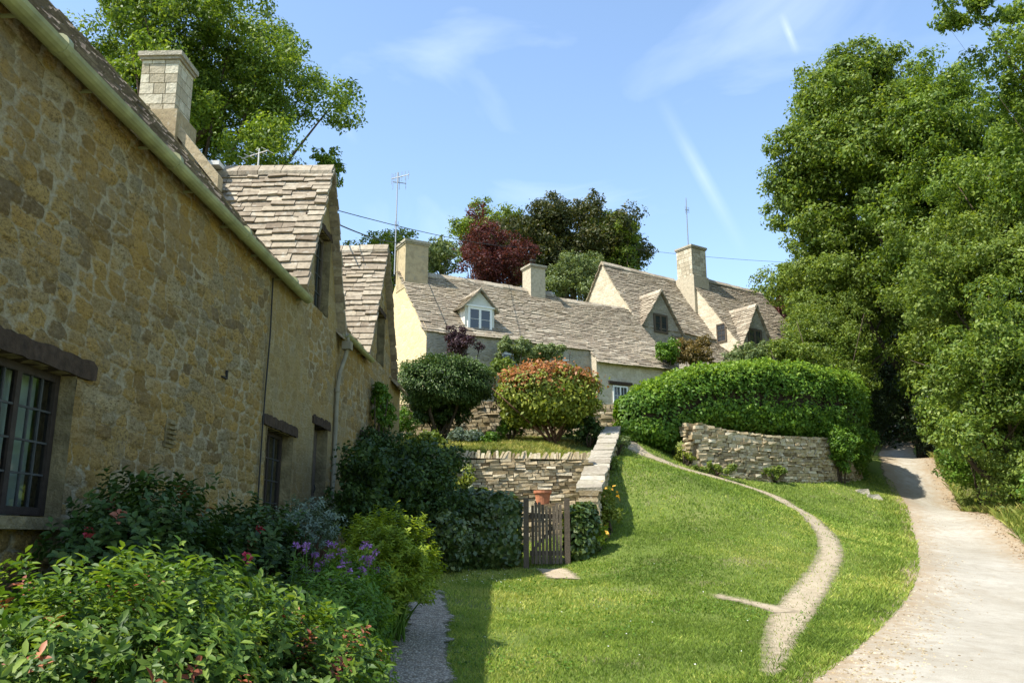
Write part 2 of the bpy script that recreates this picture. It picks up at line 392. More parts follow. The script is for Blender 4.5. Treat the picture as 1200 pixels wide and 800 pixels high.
M['litter'] = leaf_mat('leaf_litter', (.12, .07, .03), (.22, .14, .07), (.34, .23, .12), .05, cl=3)
M['lf_dark2'] = leaf_mat('leaf_deepshade', (.006, .014, .005), (.014, .030, .008), (.03, .05, .014), .15)  # leaf colours darkened to paint in the deep shade of the lane tunnel
M['fl_purple'] = leaf_mat('petal_purple', (.16, .07, .26), (.30, .15, .42), (.45, .26, .55), .3, cl=5)
M['fl_pink'] = leaf_mat('petal_pink', (.50, .05, .10), (.65, .10, .16), (.70, .25, .28), .3, cl=5)
M['fl_white'] = leaf_mat('petal_white', (.60, .60, .52), (.72, .72, .66), (.8, .8, .76), .2, cl=5)
M['fl_orange'] = leaf_mat('petal_yellow', (.60, .25, .03), (.72, .42, .05), (.75, .60, .10), .3, cl=5)
# ------------------------------------------------------------------ terrain
_cp = [(-5, 0, .3), (0, 0, 0), (5, 0, 0), (0, -12, -.6), (12, -12, -.6), (-12, -12, -.4), (-1, 4, .27), (2, 4, .25), (6, 4, .2), (0, 7, .5), (3, 7, .5),
       (-3.4, 6, .85), (-3.2, 12, 1.4), (-2.9, 18, 2.0), (-.5, 10.4, .8), (-1.6, 14, 1.15), (-.5, 17, 1.5), (2.6, 18.6, 2.8), (2.95, 20.8, 3.5), (3.35, 23.2, 4.1), (1.95, 16.0, 1.75),
       (0, 32, 5.6), (8, 36, 7.0), (-10, 30, 5.5), (-16, 45, 8), (0, 60, 11), (22, 62, 10), (34, 42, 8.5), (17.5, 30, 4.6), (14, 20, 2.6), (14, 9, .8), (40, 20, 6.5),
       (-12, 10, 1.6), (-22, 20, 4), (10, 31, 5.2), (2.5, 27.5, 4.9), (8, 28, 4.6), (26, 10, 3)]
for a in [(640, 665, 14.5), (760, 620, 16.5), (800, 655, 14), (740, 540, 22), (800, 545, 23.2), (850, 554, 24), (980, 566, 25.2), (1030, 582, 24.5), (1045, 600, 23), (975, 640, 15.6), (920, 740, 9.6),
          (1210, 635, 19), (1085, 550, 38), (1030, 550, 36.5), (1050, 532, 46), (1140, 600, 26.5), (1100, 700, 13), (1200, 800, 7.2), (1055, 640, 18.5), (900, 590, 19.5)]:
    p = at(*a); _cp.append((p.x, p.y, p.z))
_cp = np.array(_cp)
def _U(r2): return np.where(r2 > 1e-9, r2 * np.log(np.maximum(r2, 1e-9)), 0)
def _tps():
    n = len(_cp); X = _cp[:, :2] / 10
    K = _U(((X[:, None] - X[None]) ** 2).sum(-1)) + np.eye(n) * .003
    Pm = np.hstack([np.ones((n, 1)), X]); A = np.zeros((n + 3, n + 3)); A[:n, :n] = K; A[:n, n:] = Pm; A[n:, :n] = Pm.T
    return np.linalg.solve(A, np.concatenate([_cp[:, 2], np.zeros(3)])), X
_w, _X = _tps()
def gz(x, y):
    x = np.atleast_1d(np.asarray(x, float)); y = np.atleast_1d(np.asarray(y, float))
    xs = np.clip(x, -30, 45); ys = np.clip(y, -14, 66); sh = xs.shape
    Q = np.stack([xs.ravel(), ys.ravel()], -1) / 10; out = np.empty(len(Q))
    for i in range(0, len(Q), 20000):
        q = Q[i:i + 20000]; out[i:i + 20000] = _U(((q[:, None] - _X[None]) ** 2).sum(-1)) @ _w[:-3] + _w[-3] + q @ _w[-2:]
    out = out.reshape(sh)
    far = np.hypot(x - xs, y - ys)
    return out + np.minimum(far * .03, 9)
def g1(x, y): return float(gz(x, y)[0])
_ts = np.concatenate([np.arange(2, 30, .05), np.arange(30, 80, .2)])
def hit(px, py):
    xc, yc = (px - 600) / 1000, (400 - py) / 1000
    dy = math.cos(PITCH) - yc * math.sin(PITCH); dx = xc / dy; dz = (math.sin(PITCH) + yc * math.cos(PITCH)) / dy
    below = (EYE + dz * _ts) < gz(dx * _ts, _ts)
    k = int(np.argmax(below)) if below.any() else len(_ts) - 1
    t = _ts[k]; return Vector((dx * t, t, g1(dx * t, t)))

def axis(a, b, inner0, inner1, fine, coarse):
    return np.unique(np.concatenate([np.arange(a, inner0, coarse), np.arange(inner0, inner1, fine), np.arange(inner1, b + coarse, coarse)]))
gx = np.unique(np.concatenate([np.arange(-400, -30, 30), np.arange(-30, -4, 1.0), np.arange(-4, 14, .12), np.arange(14, 46, 1.0), np.arange(46, 420, 30)]))
gy = np.unique(np.concatenate([np.arange(-200, -10, 20), np.arange(-10, 4, 1.0), np.arange(4, 29, .12), np.arange(29, 66, 1.0), np.arange(66, 500, 30)]))
GX, GY = np.meshgrid(gx, gy, indexing='ij')
GZ = gz(GX, GY) + .05 * (fbm(GX * .9, GY * .9, 3) - .5)
def ggz(x, y):
    """height of the built ground mesh"""
    x = np.atleast_1d(np.asarray(x, float)); y = np.atleast_1d(np.asarray(y, float))
    i = np.clip(np.searchsorted(gx, x, 'right') - 1, 0, len(gx) - 2); j = np.clip(np.searchsorted(gy, y, 'right') - 1, 0, len(gy) - 2)
    fx = (x - gx[i]) / (gx[i + 1] - gx[i]); fy = (y - gy[j]) / (gy[j + 1] - gy[j])
    return (GZ[i, j] * (1 - fx) + GZ[i + 1, j] * fx) * (1 - fy) + (GZ[i, j + 1] * (1 - fx) + GZ[i + 1, j + 1] * fx) * fy
def grid_faces(nx, ny):
    i, j = np.meshgrid(np.arange(nx - 1), np.arange(ny - 1), indexing='ij'); a = (i * ny + j).ravel()
    return np.stack([a, a + ny, a + ny + 1, a + 1], -1)
tag(np_mesh('ground', np.stack([GX, GY, GZ], -1).reshape(-1, 3), grid_faces(len(gx), len(gy)), M['turf'], smooth=True), kind='structure')

def ribbon(name, L, Rr, mat, lift=.02, sub=.15, nw=14, en=.5):
    """draped sheet between two matching edge lines (world xy)"""
    def dense(P):
        P = np.array([(p[0], p[1]) for p in P]); return P
    L, Rr = dense(L), dense(Rr); mid = (L + Rr) / 2
    s = np.concatenate([[0], np.cumsum(np.linalg.norm(np.diff(mid, axis=0), axis=1))])
    n = max(4, int(s[-1] / sub)); q = np.linspace(0, s[-1], n)
    def sm(P):
        o = np.stack([np.interp(q, s, P[:, k]) for k in (0, 1)], -1)
        k = max(1, int(.6 / sub)); ker = np.ones(2 * k + 1) / (2 * k + 1)
        pad = np.concatenate([np.repeat(o[:1], k, 0), o, np.repeat(o[-1:], k, 0)])
        return np.stack([np.convolve(pad[:, c], ker, 'valid') for c in (0, 1)], -1)
    Ls, Rs = sm(L), sm(Rr)
    w = np.linspace(0, 1, nw)[None, :, None]; XY = Ls[:, None] * (1 - w) + Rs[:, None] * w
    Z = ggz(XY[..., 0], XY[..., 1]) + lift
    V = np.concatenate([XY, Z[..., None]], -1).reshape(-1, 3)
    width = np.linalg.norm(Rs - Ls, axis=1)[:, None]
    e = np.minimum(w[..., 0], 1 - w[..., 0]) * width * 1.0
    e = e / en
    ends = np.minimum(q, q[-1] - q)[:, None] / en
    e = np.clip(np.minimum(e, ends + .0), 0, 1)
    o = np_mesh(name, V, grid_faces(n, nw), mat, pattrs={'edge': e.ravel()}, smooth=True)
    tag(o, kind='structure')
    ms = (Ls + Rs) / 2; return np.concatenate([ms + (Ls - ms) * .72, (ms + (Rs - ms) * .72)[::-1]])
rp_ = [((1035, 519), (1075, 519)), ((1027, 533), (1078, 533)), ((1030, 550), (1087, 550)), ((1040, 575), (1118, 575)), ((1050, 600), (1152, 600)), ((1056, 635), (1205, 635)), ((1052, 670), (1262, 670)),
       ((1028, 705), (1320, 705)), ((990, 740), (1380, 740)), ((950, 770), (1440, 770)), ((905, 800), (1500, 800)), ((820, 860), (1640, 860))]
RL = [hit(*a) for a, b in rp_]; RR = [hit(*b) for a, b in rp_]
for _k, _wd in ((0, 2.2), (1, 2.25), (2, 2.3), (3, 2.4), (4, 2.5), (5, 2.85), (6, 3.3), (7, 3.9), (8, 4.5), (9, 5.1), (10, 5.6), (11, 6.2)): RR[_k] = Vector((RL[_k].x + _wd, RL[_k].y + .3, 0))
RL = [Vector((RL[0].x + 4, RL[0].y + 9, 0))] + RL + [Vector((.4, 2.5, 0)), Vector((-1.5, -1, 0)), Vector((-3, -11, 0))]
RR = [Vector((RR[0].x + 4, RR[0].y + 9, 0))] + RR + [Vector((7.5, 2.0, 0)), Vector((8, -1, 0)), Vector((9, -11, 0))]
def noisy(P, amp, seed):
    r = random.Random(seed); return [Vector((p.x + r.uniform(-amp, amp), p.y, 0)) for p in P]
POLY_ROAD = ribbon('road', RL, RR, M['road'], .014, .2, 40, 1.3)
def along(pts):
    """pts: (px, py, width m) centre line on the ground -> two edges"""
    C = [hit(a, b) for a, b, w in pts]; Ls, Rs = [], []
    for k, c in enumerate(C):
        d = (C[min(k + 1, len(C) - 1)] - C[max(k - 1, 0)]); d.z = 0; d.normalize(); nrm = Vector((-d.y, d.x, 0)); w = pts[k][2] / 2
        Ls.append(c + nrm * w); Rs.append(c - nrm * w)
    return Ls, Rs
POLY_FP = ribbon('footpath', *along([(722, 512, .8), (742, 528, .8), (790, 546, .75), (850, 562, .75), (905, 580, .72), (945, 602, .68), (970, 628, .60), (974, 650, .58), (958, 680, .60), (938, 704, .70), (922, 730, .66), (913, 755, .48), (908, 778, .36), (900, 800, .22)]), M['path'], .010, .1, 12)
POLY_BR = ribbon('trodden_path', *along([(935, 722, .7), (905, 711, .5), (868, 702, .42), (820, 697, .36)]), M['path'], .016, .1, 8)
GL = [hit(*a) for a in ((500, 692), (478, 706), (462, 740), (445, 770), (430, 800), (400, 850))]
GR = [hit(*a) for a in ((524, 692), (534, 715), (537, 745), (537, 770), (536, 800), (534, 850))]
GL += [Vector((-1.6, 2, 0)), Vector((-1.6, -8, 0))]; GR += [Vector((-.5, 2, 0)), Vector((-.4, -8, 0))]
POLY_GR = ribbon('gravel_path', GL, GR, M['gravel'], .03, .1, 10)
POLY_SA = ribbon('sandy_threshold', [hit(a, b) for a, b in ((618, 664), (625, 668), (640, 680))], [hit(a, b) for a, b in ((665, 664), (678, 670), (690, 682))], M['path'], .02, .08, 8)

def inside(P, poly):
    x, y = P[:, 0], P[:, 1]; res = np.zeros(len(P), bool); n = len(poly)
    for i in range(n):
        x0, y0 = poly[i]; x1, y1 = poly[(i + 1) % n]
        if y0 == y1: continue
        c = ((y0 > y) != (y1 > y)) & (x < (x1 - x0) * (y - y0) / (y1 - y0) + x0); res ^= c
    return res

# ------------------------------------------------------------------ foliage
def leaves(name, P, N, size, mat, parent=None, aspect=.5, seed=0, droop=.25, tint=None, loc=None, upright=0.0):
    r = np.random.default_rng(seed); n = len(P)
    N = N / np.maximum(np.linalg.norm(N, axis=1, keepdims=True), 1e-6)
    a = r.normal(size=(n, 3)); a[:, 2] -= droop * 2; a[:, 2] += upright * 3
    a -= N * (a * N).sum(1, keepdims=True) * (1 - .3); a /= np.linalg.norm(a, axis=1, keepdims=True)
    b = np.cross(N, a); b /= np.maximum(np.linalg.norm(b, axis=1, keepdims=True), 1e-6)
    L = (size * (.6 + .8 * r.random(n)))[:, None]; W = L * aspect
    V = np.empty((n, 4, 3)); V[:, 0] = P; V[:, 1] = P + a * L * .45 + b * W * .5 + N * L * .06; V[:, 2] = P + a * L - N * L * .1; V[:, 3] = P + a * L * .45 - b * W * .5 + N * L * .06
    if tint is None: tint = np.clip(r.normal(.5, .24, n), 0, 1)
    return np_mesh(name, V.reshape(-1, 3), np.arange(4 * n).reshape(n, 4), mat, parent, tint=tint, loc=loc)

def leaves6(name, P, N, Adir, size, mat, parent=None, aspect=.42, seed=0, tint=None, fold=.25, second=None):
    """near leaves: two quads folded along the midrib"""
    r = np.random.default_rng(seed); n = len(P)
    a = Adir / np.linalg.norm(Adir, axis=1, keepdims=True); N = N - a * (N * a).sum(1, keepdims=True); N /= np.maximum(np.linalg.norm(N, axis=1, keepdims=True), 1e-6)
    b = np.cross(N, a); L = (np.ones(n) * size * (.7 + .6 * r.random(n)))[:, None]; W = L * aspect * .5; c = -N * L * (.10 + .15 * r.random((n, 1)))
    V = np.empty((n, 7, 3)); up = N * W * fold * 2
    V[:, 0] = P; V[:, 1] = P + a * L * .28 + b * W * .85 + up; V[:, 2] = P + a * L * .68 + b * W * .8 + up * .9 + c * .5; V[:, 3] = P + a * L + c
    V[:, 4] = P + a * L * .68 - b * W * .8 + up * .9 + c * .5; V[:, 5] = P + a * L * .28 - b * W * .85 + up; V[:, 6] = P + a * L * .5 + c * .25
    i = np.arange(n)[:, None] * 7
    f1 = i + np.array([[0, 1, 2, 6]]); f2 = i + np.array([[0, 6, 4, 5]]); f3 = i + np.array([[6, 2, 3, 4]])
    F = np.concatenate([f1, f2, f3], 0)
    if tint is None: tint = np.clip(r.normal(.5, .22, n), 0, 1)
    o = np_mesh(name, V.reshape(-1, 3), F, mat, parent, tint=np.concatenate([tint] * 3), smooth=False)
    if second is not None: o.data.polygons.foreach_set('material_index', np.concatenate([second] * 3).astype(np.int32))
    return o

def blob(c, rad, n, r, shell=.45, flat=0.0):
    d = r.normal(size=(n, 3)); d /= np.linalg.norm(d, axis=1, keepdims=True)
    k = 1 - shell * r.random(n) ** 1.3
    P = np.array(c) + d * np.array(rad) * k[:, None]
    N = d / np.array(rad) * np.mean(rad) + r.normal(size=(n, 3)) * .55 + np.array([0, 0, .35])
    return P, N

def crown_pts(c, rad, ncl, clr, n, r, squash=.75, bottom=-.75, irregular=.16, fill=.25):
    """clumps spread over an uneven ellipsoid; leaf points and normals"""
    Ps, Ns = [], []; cl = []
    for k in range(ncl):
        while True:
            d = r.normal(size=3); d /= np.linalg.norm(d)
            if d[2] > bottom: break
        f = (.86 + irregular * r.normal()) if r.random() > fill else r.random() * .7
        cl.append((np.array(c) + d * np.array(rad) * f * .85, clr * (.55 + .75 * r.random())))
    wts = np.array([x[1] ** 2 for x in cl]); wts /= wts.sum()
    for (q, s), w in zip(cl, wts):
        m = max(8, int(n * w)); nm = int(m * .38)
        P, N = blob(q, (s * .9, s * .9, s * squash * .9), nm, r, .6); Ps.append(P); Ns.append(N)
        ns = 7
        for u in range(ns):
            d = r.normal(size=3); d /= np.linalg.norm(d); f = .62 + .35 * r.random(); ss = s * (.24 + .26 * r.random())
            P, N = blob(q + d * np.array((s, s, s * squash)) * f, (ss, ss, ss * .7), (m - nm) // ns, r, .7); Ps.append(P); Ns.append(N + d * .5)
    return np.concatenate(Ps), np.concatenate(Ns), cl

def tree(name, label, base, c, rad, ncl, clr, n, lsize, mat, seed, trunk_r=.25, cat='tree', group=None, irregular=.16, aspect=.55, barkmat='bark', stems=1, nb=14, bottom=-.75, squash=.75, fill=.25, branchdepth=.5):
    r = np.random.default_rng(seed); base = Vector(base); root = thing(name, base, label, cat, group)
    P, N, cl = crown_pts(c, rad, ncl, clr, n, r, irregular=irregular, bottom=bottom, squash=squash, fill=fill)
    leaves('crown', P, N, lsize, mat, root, aspect, seed)
    mb = MB(); top = Vector(c) + Vector((0, 0, rad[2] * .35))
    for s in range(stems):
        off = Vector((r.normal() * .12 * stems, r.normal() * .12 * stems, 0)) if stems > 1 else Vector((0, 0, 0))
        mid = base.lerp(top, .5) + Vector((r.normal(), r.normal(), 0)) * .05 * (top - base).length + off * 2
        pts = [base + off - Vector((0, 0, .15)), base.lerp(mid, .5) + off, mid, mid.lerp(top, .6), top + off * 3]
        mb.tube(pts, [trunk_r * f / (stems ** .5) for f in (1.25, 1, .75, .45, .12)], 9)
    order = sorted(cl, key=lambda q: -q[1])[:nb]
    for q, s in order:
        q = Vector(q); k = .25 + .6 * r.random(); st = base.lerp(top, .3 + .5 * k)
        st = base.lerp(mid, min(1, k * 1.2)) if k < .8 else mid.lerp(top, .4)
        m2 = st.lerp(q, .5) + Vector((0, 0, -.08 * (q - st).length))
        mb.tube([st, m2, q], [trunk_r * .38 / (stems ** .3), trunk_r * .22, trunk_r * .05], 6)
    mb.build('trunk', M[barkmat], root, smooth=True)
    return root

def shrub(name, label, c, rad, n, lsize, mat, seed, cat='shrub', group=None, ncl=26, clr=None, aspect=.55, stem='bark', base=None, smooth_shape=False, nstems=5, extra=None, stem_r=.03, squash=.9, shell=.4, droop=.25, irregular=.12, fill=.3):
    r = np.random.default_rng(seed); c = np.array(c, float)
    b = Vector(base) if base is not None else Vector((c[0], c[1], c[2] - rad[2]))
    root = thing(name, b, label, cat, group)
    if smooth_shape:
        d = r.normal(size=(n, 3)); d /= np.linalg.norm(d, axis=1, keepdims=True)
        d = np.sign(d) * np.abs(d) ** .8
        bum = 1 + .07 * np.sin(d[:, 0] * 7 + seed) * np.sin(d[:, 1] * 6) + .06 * np.sin(d[:, 2] * 9 + d[:, 0] * 5)
        k = (1 - shell * r.random(n) ** 1.5) * bum + .03 * r.normal(size=n) + .22 * (r.random(n) < .05) * r.random(n)
        P = c + d * np.array(rad) * k[:, None] ; N = d + r.normal(size=(n, 3)) * .5 + np.array([0, 0, .3])
    else:
        P, N, _ = crown_pts(c, rad, ncl, clr or min(rad) * .42, n, r, squash=squash, irregular=irregular, fill=fill)
    if extra is not None:
        m2, fn = extra; t = fn(P, r); 
        leaves('foliage', P[~t], N[~t], lsize, mat, root, aspect, seed, droop)
        leaves('new_shoots', P[t], N[t], lsize, m2, root, aspect, seed + 1, droop)
    else: leaves('foliage', P, N, lsize, mat, root, aspect, seed, droop)
    mb = MB()
    for k in range(nstems):
        e = Vector(c) + Vector((r.normal() * rad[0] * .4, r.normal() * rad[1] * .4, rad[2] * .2 * r.random()))
        s0 = b + Vector((r.normal() * .05, r.normal() * .05, -.08)); mid = s0.lerp(e, .5) + Vector((r.normal(), r.normal(), 0)) * .08 * rad[0]
        mb.tube([s0, mid, e], [stem_r, stem_r * .75, stem_r * .3], 6)
    mb.build('stem', M[stem], root, smooth=True)
    return root

# ------------------------------------------------------------------ masonry
def frame_of(F, ang=None, A=None):
    A = Vector((*A, 0)).normalized() if A else Vector((math.cos(ang), math.sin(ang), 0))
    B = Vector((-A.y, A.x, 0)); F = Vector(F)
    def P(t, w, z): return Vector((F.x + A.x * t + B.x * w, F.y + A.y * t + B.y * w, z))
    P.A, P.B, P.F = A, B, F
    return P

def tiles(mb, O, A, U, L, S, c0=.2, c1=.11, keep=None, thick=.03, wr=(.14, .36), over=.06, rag=.02, sag=.03, rs=None):
    """stone slates laid in diminishing courses on the plane O + a*A + s*U"""
    rs = rs or random
    O, A, U = Vector(O), Vector(A).normalized(), Vector(U).normalized(); N = A.cross(U)
    if N.z < 0: N = -N
    s = -over; k = 0; ph = rs.uniform(0, 6)
    while s < S - .03:
        c = c0 + (c1 - c0) * max(0, s) / S
        a = -over * rs.uniform(.6, 1.4)
        while a < L + over * .5:
            w = rs.uniform(*wr) * (.75 + .5 * c / c0); a1 = min(a + w, L + over * rs.uniform(.7, 1.3))
            if L + over - a1 < .07: a1 = L + over
            top = min(s + c * 1.7, S + .02)
            mid = O + A * ((a + a1) / 2) + U * (s + c * .5)
            if keep is None or keep(mid):
                und = sag * (math.sin(mid.x * .9 + mid.y * .7 + ph) + .6 * math.sin(mid.y * 1.9 - mid.x * 1.3) ) * .6
                t = thick * rs.uniform(.7, 1.35); j = lambda q=rag: rs.uniform(-q, q)
                lo = .022 + und + j(.008); hi = und - .012
                sl, sr = s + j(), s + j()
                def Q(aa, ss, h): return O + A * aa + U * ss + N * h
                g = .004
                mb.hexa([Q(a + g, sl, lo), Q(a1 - g, sr, lo + j(.006)), Q(a1 - g, top, hi), Q(a + g, top, hi),
                         Q(a + g, sl + j(.01), lo + t), Q(a1 - g, sr + j(.01), lo + t), Q(a1 - g, top, hi + t * .8), Q(a + g, top, hi + t * .8)], min(1, max(0, rs.gauss(.48, .2))))
            a = a1
        s += c; k += 1

def ridge(mb, p0, p1, w=.16, h=.05, sag=.03, rs=random):
    p0, p1 = Vector(p0), Vector(p1); d = p1 - p0; L = d.length; d.normalize(); sd = Vector((-d.y, d.x, 0)).normalized(); x = 0; up = Vector((0, 0, 1))
    while x < L - .02:
        w1 = min(rs.uniform(.3, .5), L - x); q0 = p0 + d * (x + .005); q1 = p0 + d * (x + w1 - .005); t = rs.uniform(.35, .9); z = rs.uniform(-.01, .015)
        for sgn in (-1, 1):
            e = sd * sgn * w; a0 = q0 + up * (h + .05 + z); a1 = q1 + up * (h + .05 + z)
            mb.hexa([q0 + up * z, q1 + up * z, q1 + e - up * (w - .02), q0 + e - up * (w - .02), a0, a1, q1 + e - up * (w - .08 - z), q0 + e - up * (w - .08 - z)], t)
        x += w1

def stone_wall(name, label, path, heights, thick, parent_loc=None, course=(.06, .12), wr=(.12, .38), mat='drystone', seed=1, cock=False, cat='wall', group=None, capmat=None, jit=.018, flatcap=None):
    """path: list of (x,y,z0); every stone is a small jittered block, one mesh for the wall face"""
    rs = random.Random(seed); P = [Vector(p) for p in path]; root = thing(name, P[0], label, cat, group)
    S = [0]
    for a, b in zip(P, P[1:]): S.append(S[-1] + math.hypot(b.x - a.x, b.y - a.y))
    def ev(s):
        s = max(0, min(S[-1] - 1e-6, s)); k = max(i for i in range(len(S)) if S[i] <= s + 1e-9); k = min(k, len(P) - 2); f = (s - S[k]) / (S[k + 1] - S[k])
        d = (P[k + 1] - P[k]); d.z = 0; d.normalize()
        k0, k1 = max(0, k - 0), k
        return P[k].lerp(P[k + 1], f), d, heights[k] * (1 - f) + heights[k + 1] * f
    mb = MB(); hmax = max(heights)
    # core
    n = max(2, int(S[-1] / .3))
    for i in range(n):
        a, da, ha = ev(S[-1] * i / n); b, db, hb = ev(S[-1] * (i + 1) / n); na = Vector((-da.y, da.x, 0)) * (thick / 2 - .035); nb_ = Vector((-db.y, db.x, 0)) * (thick / 2 - .035); up = Vector((0, 0, 1))
        mb.hexa([a - na - up * .3, b - nb_ - up * .3, b + nb_ - up * .3, a + na - up * .3, a - na + up * (ha - .03), b - nb_ + up * (hb - .03), b + nb_ + up * (hb - .03), a + na + up * (ha - .03)], 0.0)
    z = -.12
    while z < hmax:
        c = rs.uniform(*course); s = rs.uniform(-.15, 0)
        while s < S[-1]:
            w = rs.uniform(*wr); p, d, h = ev(s + w / 2)
            if z + c * .7 < h:
                nn = Vector((-d.y, d.x, 0)); j = lambda: rs.uniform(-jit, jit)
                cc = p + Vector((0, 0, z + c / 2)); a0 = d * (w / 2 - .006); t = min(1, max(0, rs.gauss(.55, .25)))
                tk = thick / 2 + rs.uniform(-.02, .025); pts = []
                for zz in (-1, 1):
                    for (sa, sn) in ((-1, -1), (1, -1), (1, 1), (-1, 1)):
                        pts.append(cc + a0 * sa + nn * sn * (tk + j()) + Vector((0, 0, zz * (c / 2 - .004) + j() * .4)) + d * j() * .5)
                mb.hexa(pts, t)
            s += w
        z += c
    mb.build('wall_face', M[mat], root)
    if cock:
        mc = MB(); s = 0
        while s < S[-1]:
            w = rs.uniform(.04, .085); p, d, h = ev(s + w / 2); nn = Vector((-d.y, d.x, 0)); hh = rs.uniform(.10, .17); lean = d * rs.uniform(-.04, .09)
            c0 = p + Vector((0, 0, h)); c1 = c0 + Vector((0, 0, hh)) + lean; a0 = d * (w / 2 - .004); tk = thick / 2 * rs.uniform(.85, 1.08)
            mc.hexa([c0 - a0 - nn * tk, c0 + a0 - nn * tk, c0 + a0 + nn * tk, c0 - a0 + nn * tk, c1 - a0 * .9 - nn * tk * .8, c1 + a0 * .9 - nn * tk * .8, c1 + a0 * .9 + nn * tk * .8, c1 - a0 * .9 + nn * tk * .8], min(1, max(0, rs.gauss(.6, .2))))
            s += w
        mc.build('coping', M[capmat or mat], root)
    if flatcap:
        mc = MB(); s = 0; ow, th = flatcap
        while s < S[-1] - .05:
            w = rs.uniform(.28, .5); w = min(w, S[-1] - s); p0, d0, h0 = ev(s + .006); p1, d1, h1 = ev(s + w - .006); t = min(1, max(0, rs.gauss(.55, .25))); u = Vector((0, 0, 1)); jj = rs.uniform(-.01, .02)
            n0 = Vector((-d0.y, d0.x, 0)) * ow * rs.uniform(.93, 1.05); n1 = Vector((-d1.y, d1.x, 0)) * ow * rs.uniform(.93, 1.05); z0 = u * (h0 + jj); z1 = u * (h1 + jj)
            q_ = lambda: Vector((rs.uniform(-.022, .022), rs.uniform(-.022, .022), rs.uniform(-.014, .014)))
            mc.hexa([p0 - n0 + z0, p1 - n1 + z1, p1 + n1 + z1, p0 + n0 + z0, p0 - n0 + z0 + u * th + q_(), p1 - n1 + z1 + u * th + q_(), p1 + n1 + z1 + u * th + q_(), p0 + n0 + z0 + u * th + q_()], t)
            s += w
        mc.build('coping', M[capmat or mat], root)
    return root

def rubble_panel(name, P, t0, t1, z0, z1, parent, holes=(), top=None, res=.02, seed=0, relief=.026, cell=(.25, .125), smooth_=-.12):
    """front wall face as a relief mesh: stones stand proud of the mortar"""
    nt, nz_ = int((t1 - t0) / res) + 1, int((z1 - z0) / res) + 1
    T, Z = np.meshgrid(np.linspace(t0, t1, nt), np.linspace(z0, z1, nz_), indexing='ij')
    r = np.random.default_rng(seed); JX, JY, TN, DX = (r.random((256, 256)) for _ in range(4))
    wt = T + .10 * (fbm(T * 2.2, Z * 2.2, seed + 5) - .5) + .07 * (fbm(T * 11, Z * 11, seed + 6) - .5); wz = Z + .09 * (fbm(T * 1.7, Z * 1.7, seed + 8) - .5) + .055 * (fbm(T * 9, Z * 13, seed + 7) - .5)
    row = np.floor(wz / cell[1]); X = wt / cell[0]; Y = wz / cell[1]
    f1 = np.full(T.shape, 9.); f2 = np.full(T.shape, 9.); idt = np.zeros(T.shape); prom = np.zeros(T.shape)
    yi = np.floor(Y).astype(int)
    for dy in (-1, 0, 1):
        yy = yi + dy; Xs = X + (yy % 2) * .5 + JX[yy % 256, 3] ; xi = np.floor(Xs).astype(int)
        for dx in (-1, 0, 1, ):
            xx = xi + dx
            sx = xx + .1 + .8 * JX[xx % 256, yy % 256]; sy = yy + .30 + .40 * JY[xx % 256, yy % 256]
            ex = np.abs(Xs - sx) * .95; ey = np.abs(Y - sy) * 1.2
            d = (ex ** 3.6 + ey ** 3.6) ** (1 / 3.6)
            new = d < f1; f2 = np.where(new, f1, np.minimum(f2, d)); f1 = np.where(new, d, f1)
            idt = np.where(new, TN[xx % 256, yy % 256], idt); prom = np.where(new, DX[xx % 256, yy % 256], prom)
    edge = f2 - f1
    mw = .02 + .34 * np.clip(fbm(T * 2.3, Z * 2.3, seed + 20) - .2, 0, 1)           # smeared pointing
    mortar = 1 - np.clip((edge - mw * .5) / mw, 0, 1); mortar = mortar ** .8
    ren = np.clip((fbm(T * .55, Z * .45, seed + 40) - .5 + smooth_) * 4, 0, 1)
    st = np.clip(edge / .28, 0, 1) ** .6
    disp = relief * (st * (.35 + .9 * prom)) * (1 - .6 * mortar) * (1 - .7 * ren) + .05 * (fbm(T * .6, Z * .6, seed + 2) - .5) + .016 * (fbm(T * 9, Z * 9, seed + 3) - .5) + .006 * (fbm(T * 25, Z * 25, seed + 31) - .5)
    fade = np.minimum(np.minimum(T - t0, t1 - T), 1) / .15; disp = disp * np.clip(fade, .0, 1)
    keepv = np.ones(T.shape, bool)
    V = np.stack([P.F.x + P.A.x * T - P.B.x * disp, P.F.y + P.A.y * T - P.B.y * disp, Z], -1).reshape(-1, 3)
    F = grid_faces(nt, nz_); tc_ = T.ravel()[F].mean(1); zc = Z.ravel()[F].mean(1); k = np.ones(len(F), bool)
    for (a, b, c, d) in holes: k &= ~((tc_ > a) & (tc_ < b) & (zc > c) & (zc < d))
    if top is not None: k &= zc < top(tc_)
    F = F[k][:, ::-1]
    o = np_mesh(name, V, F, M['rubble'], parent, pattrs={'stone': idt.ravel(), 'mortar': mortar.ravel(), 'render': ren.ravel()}, smooth=True)
    return o

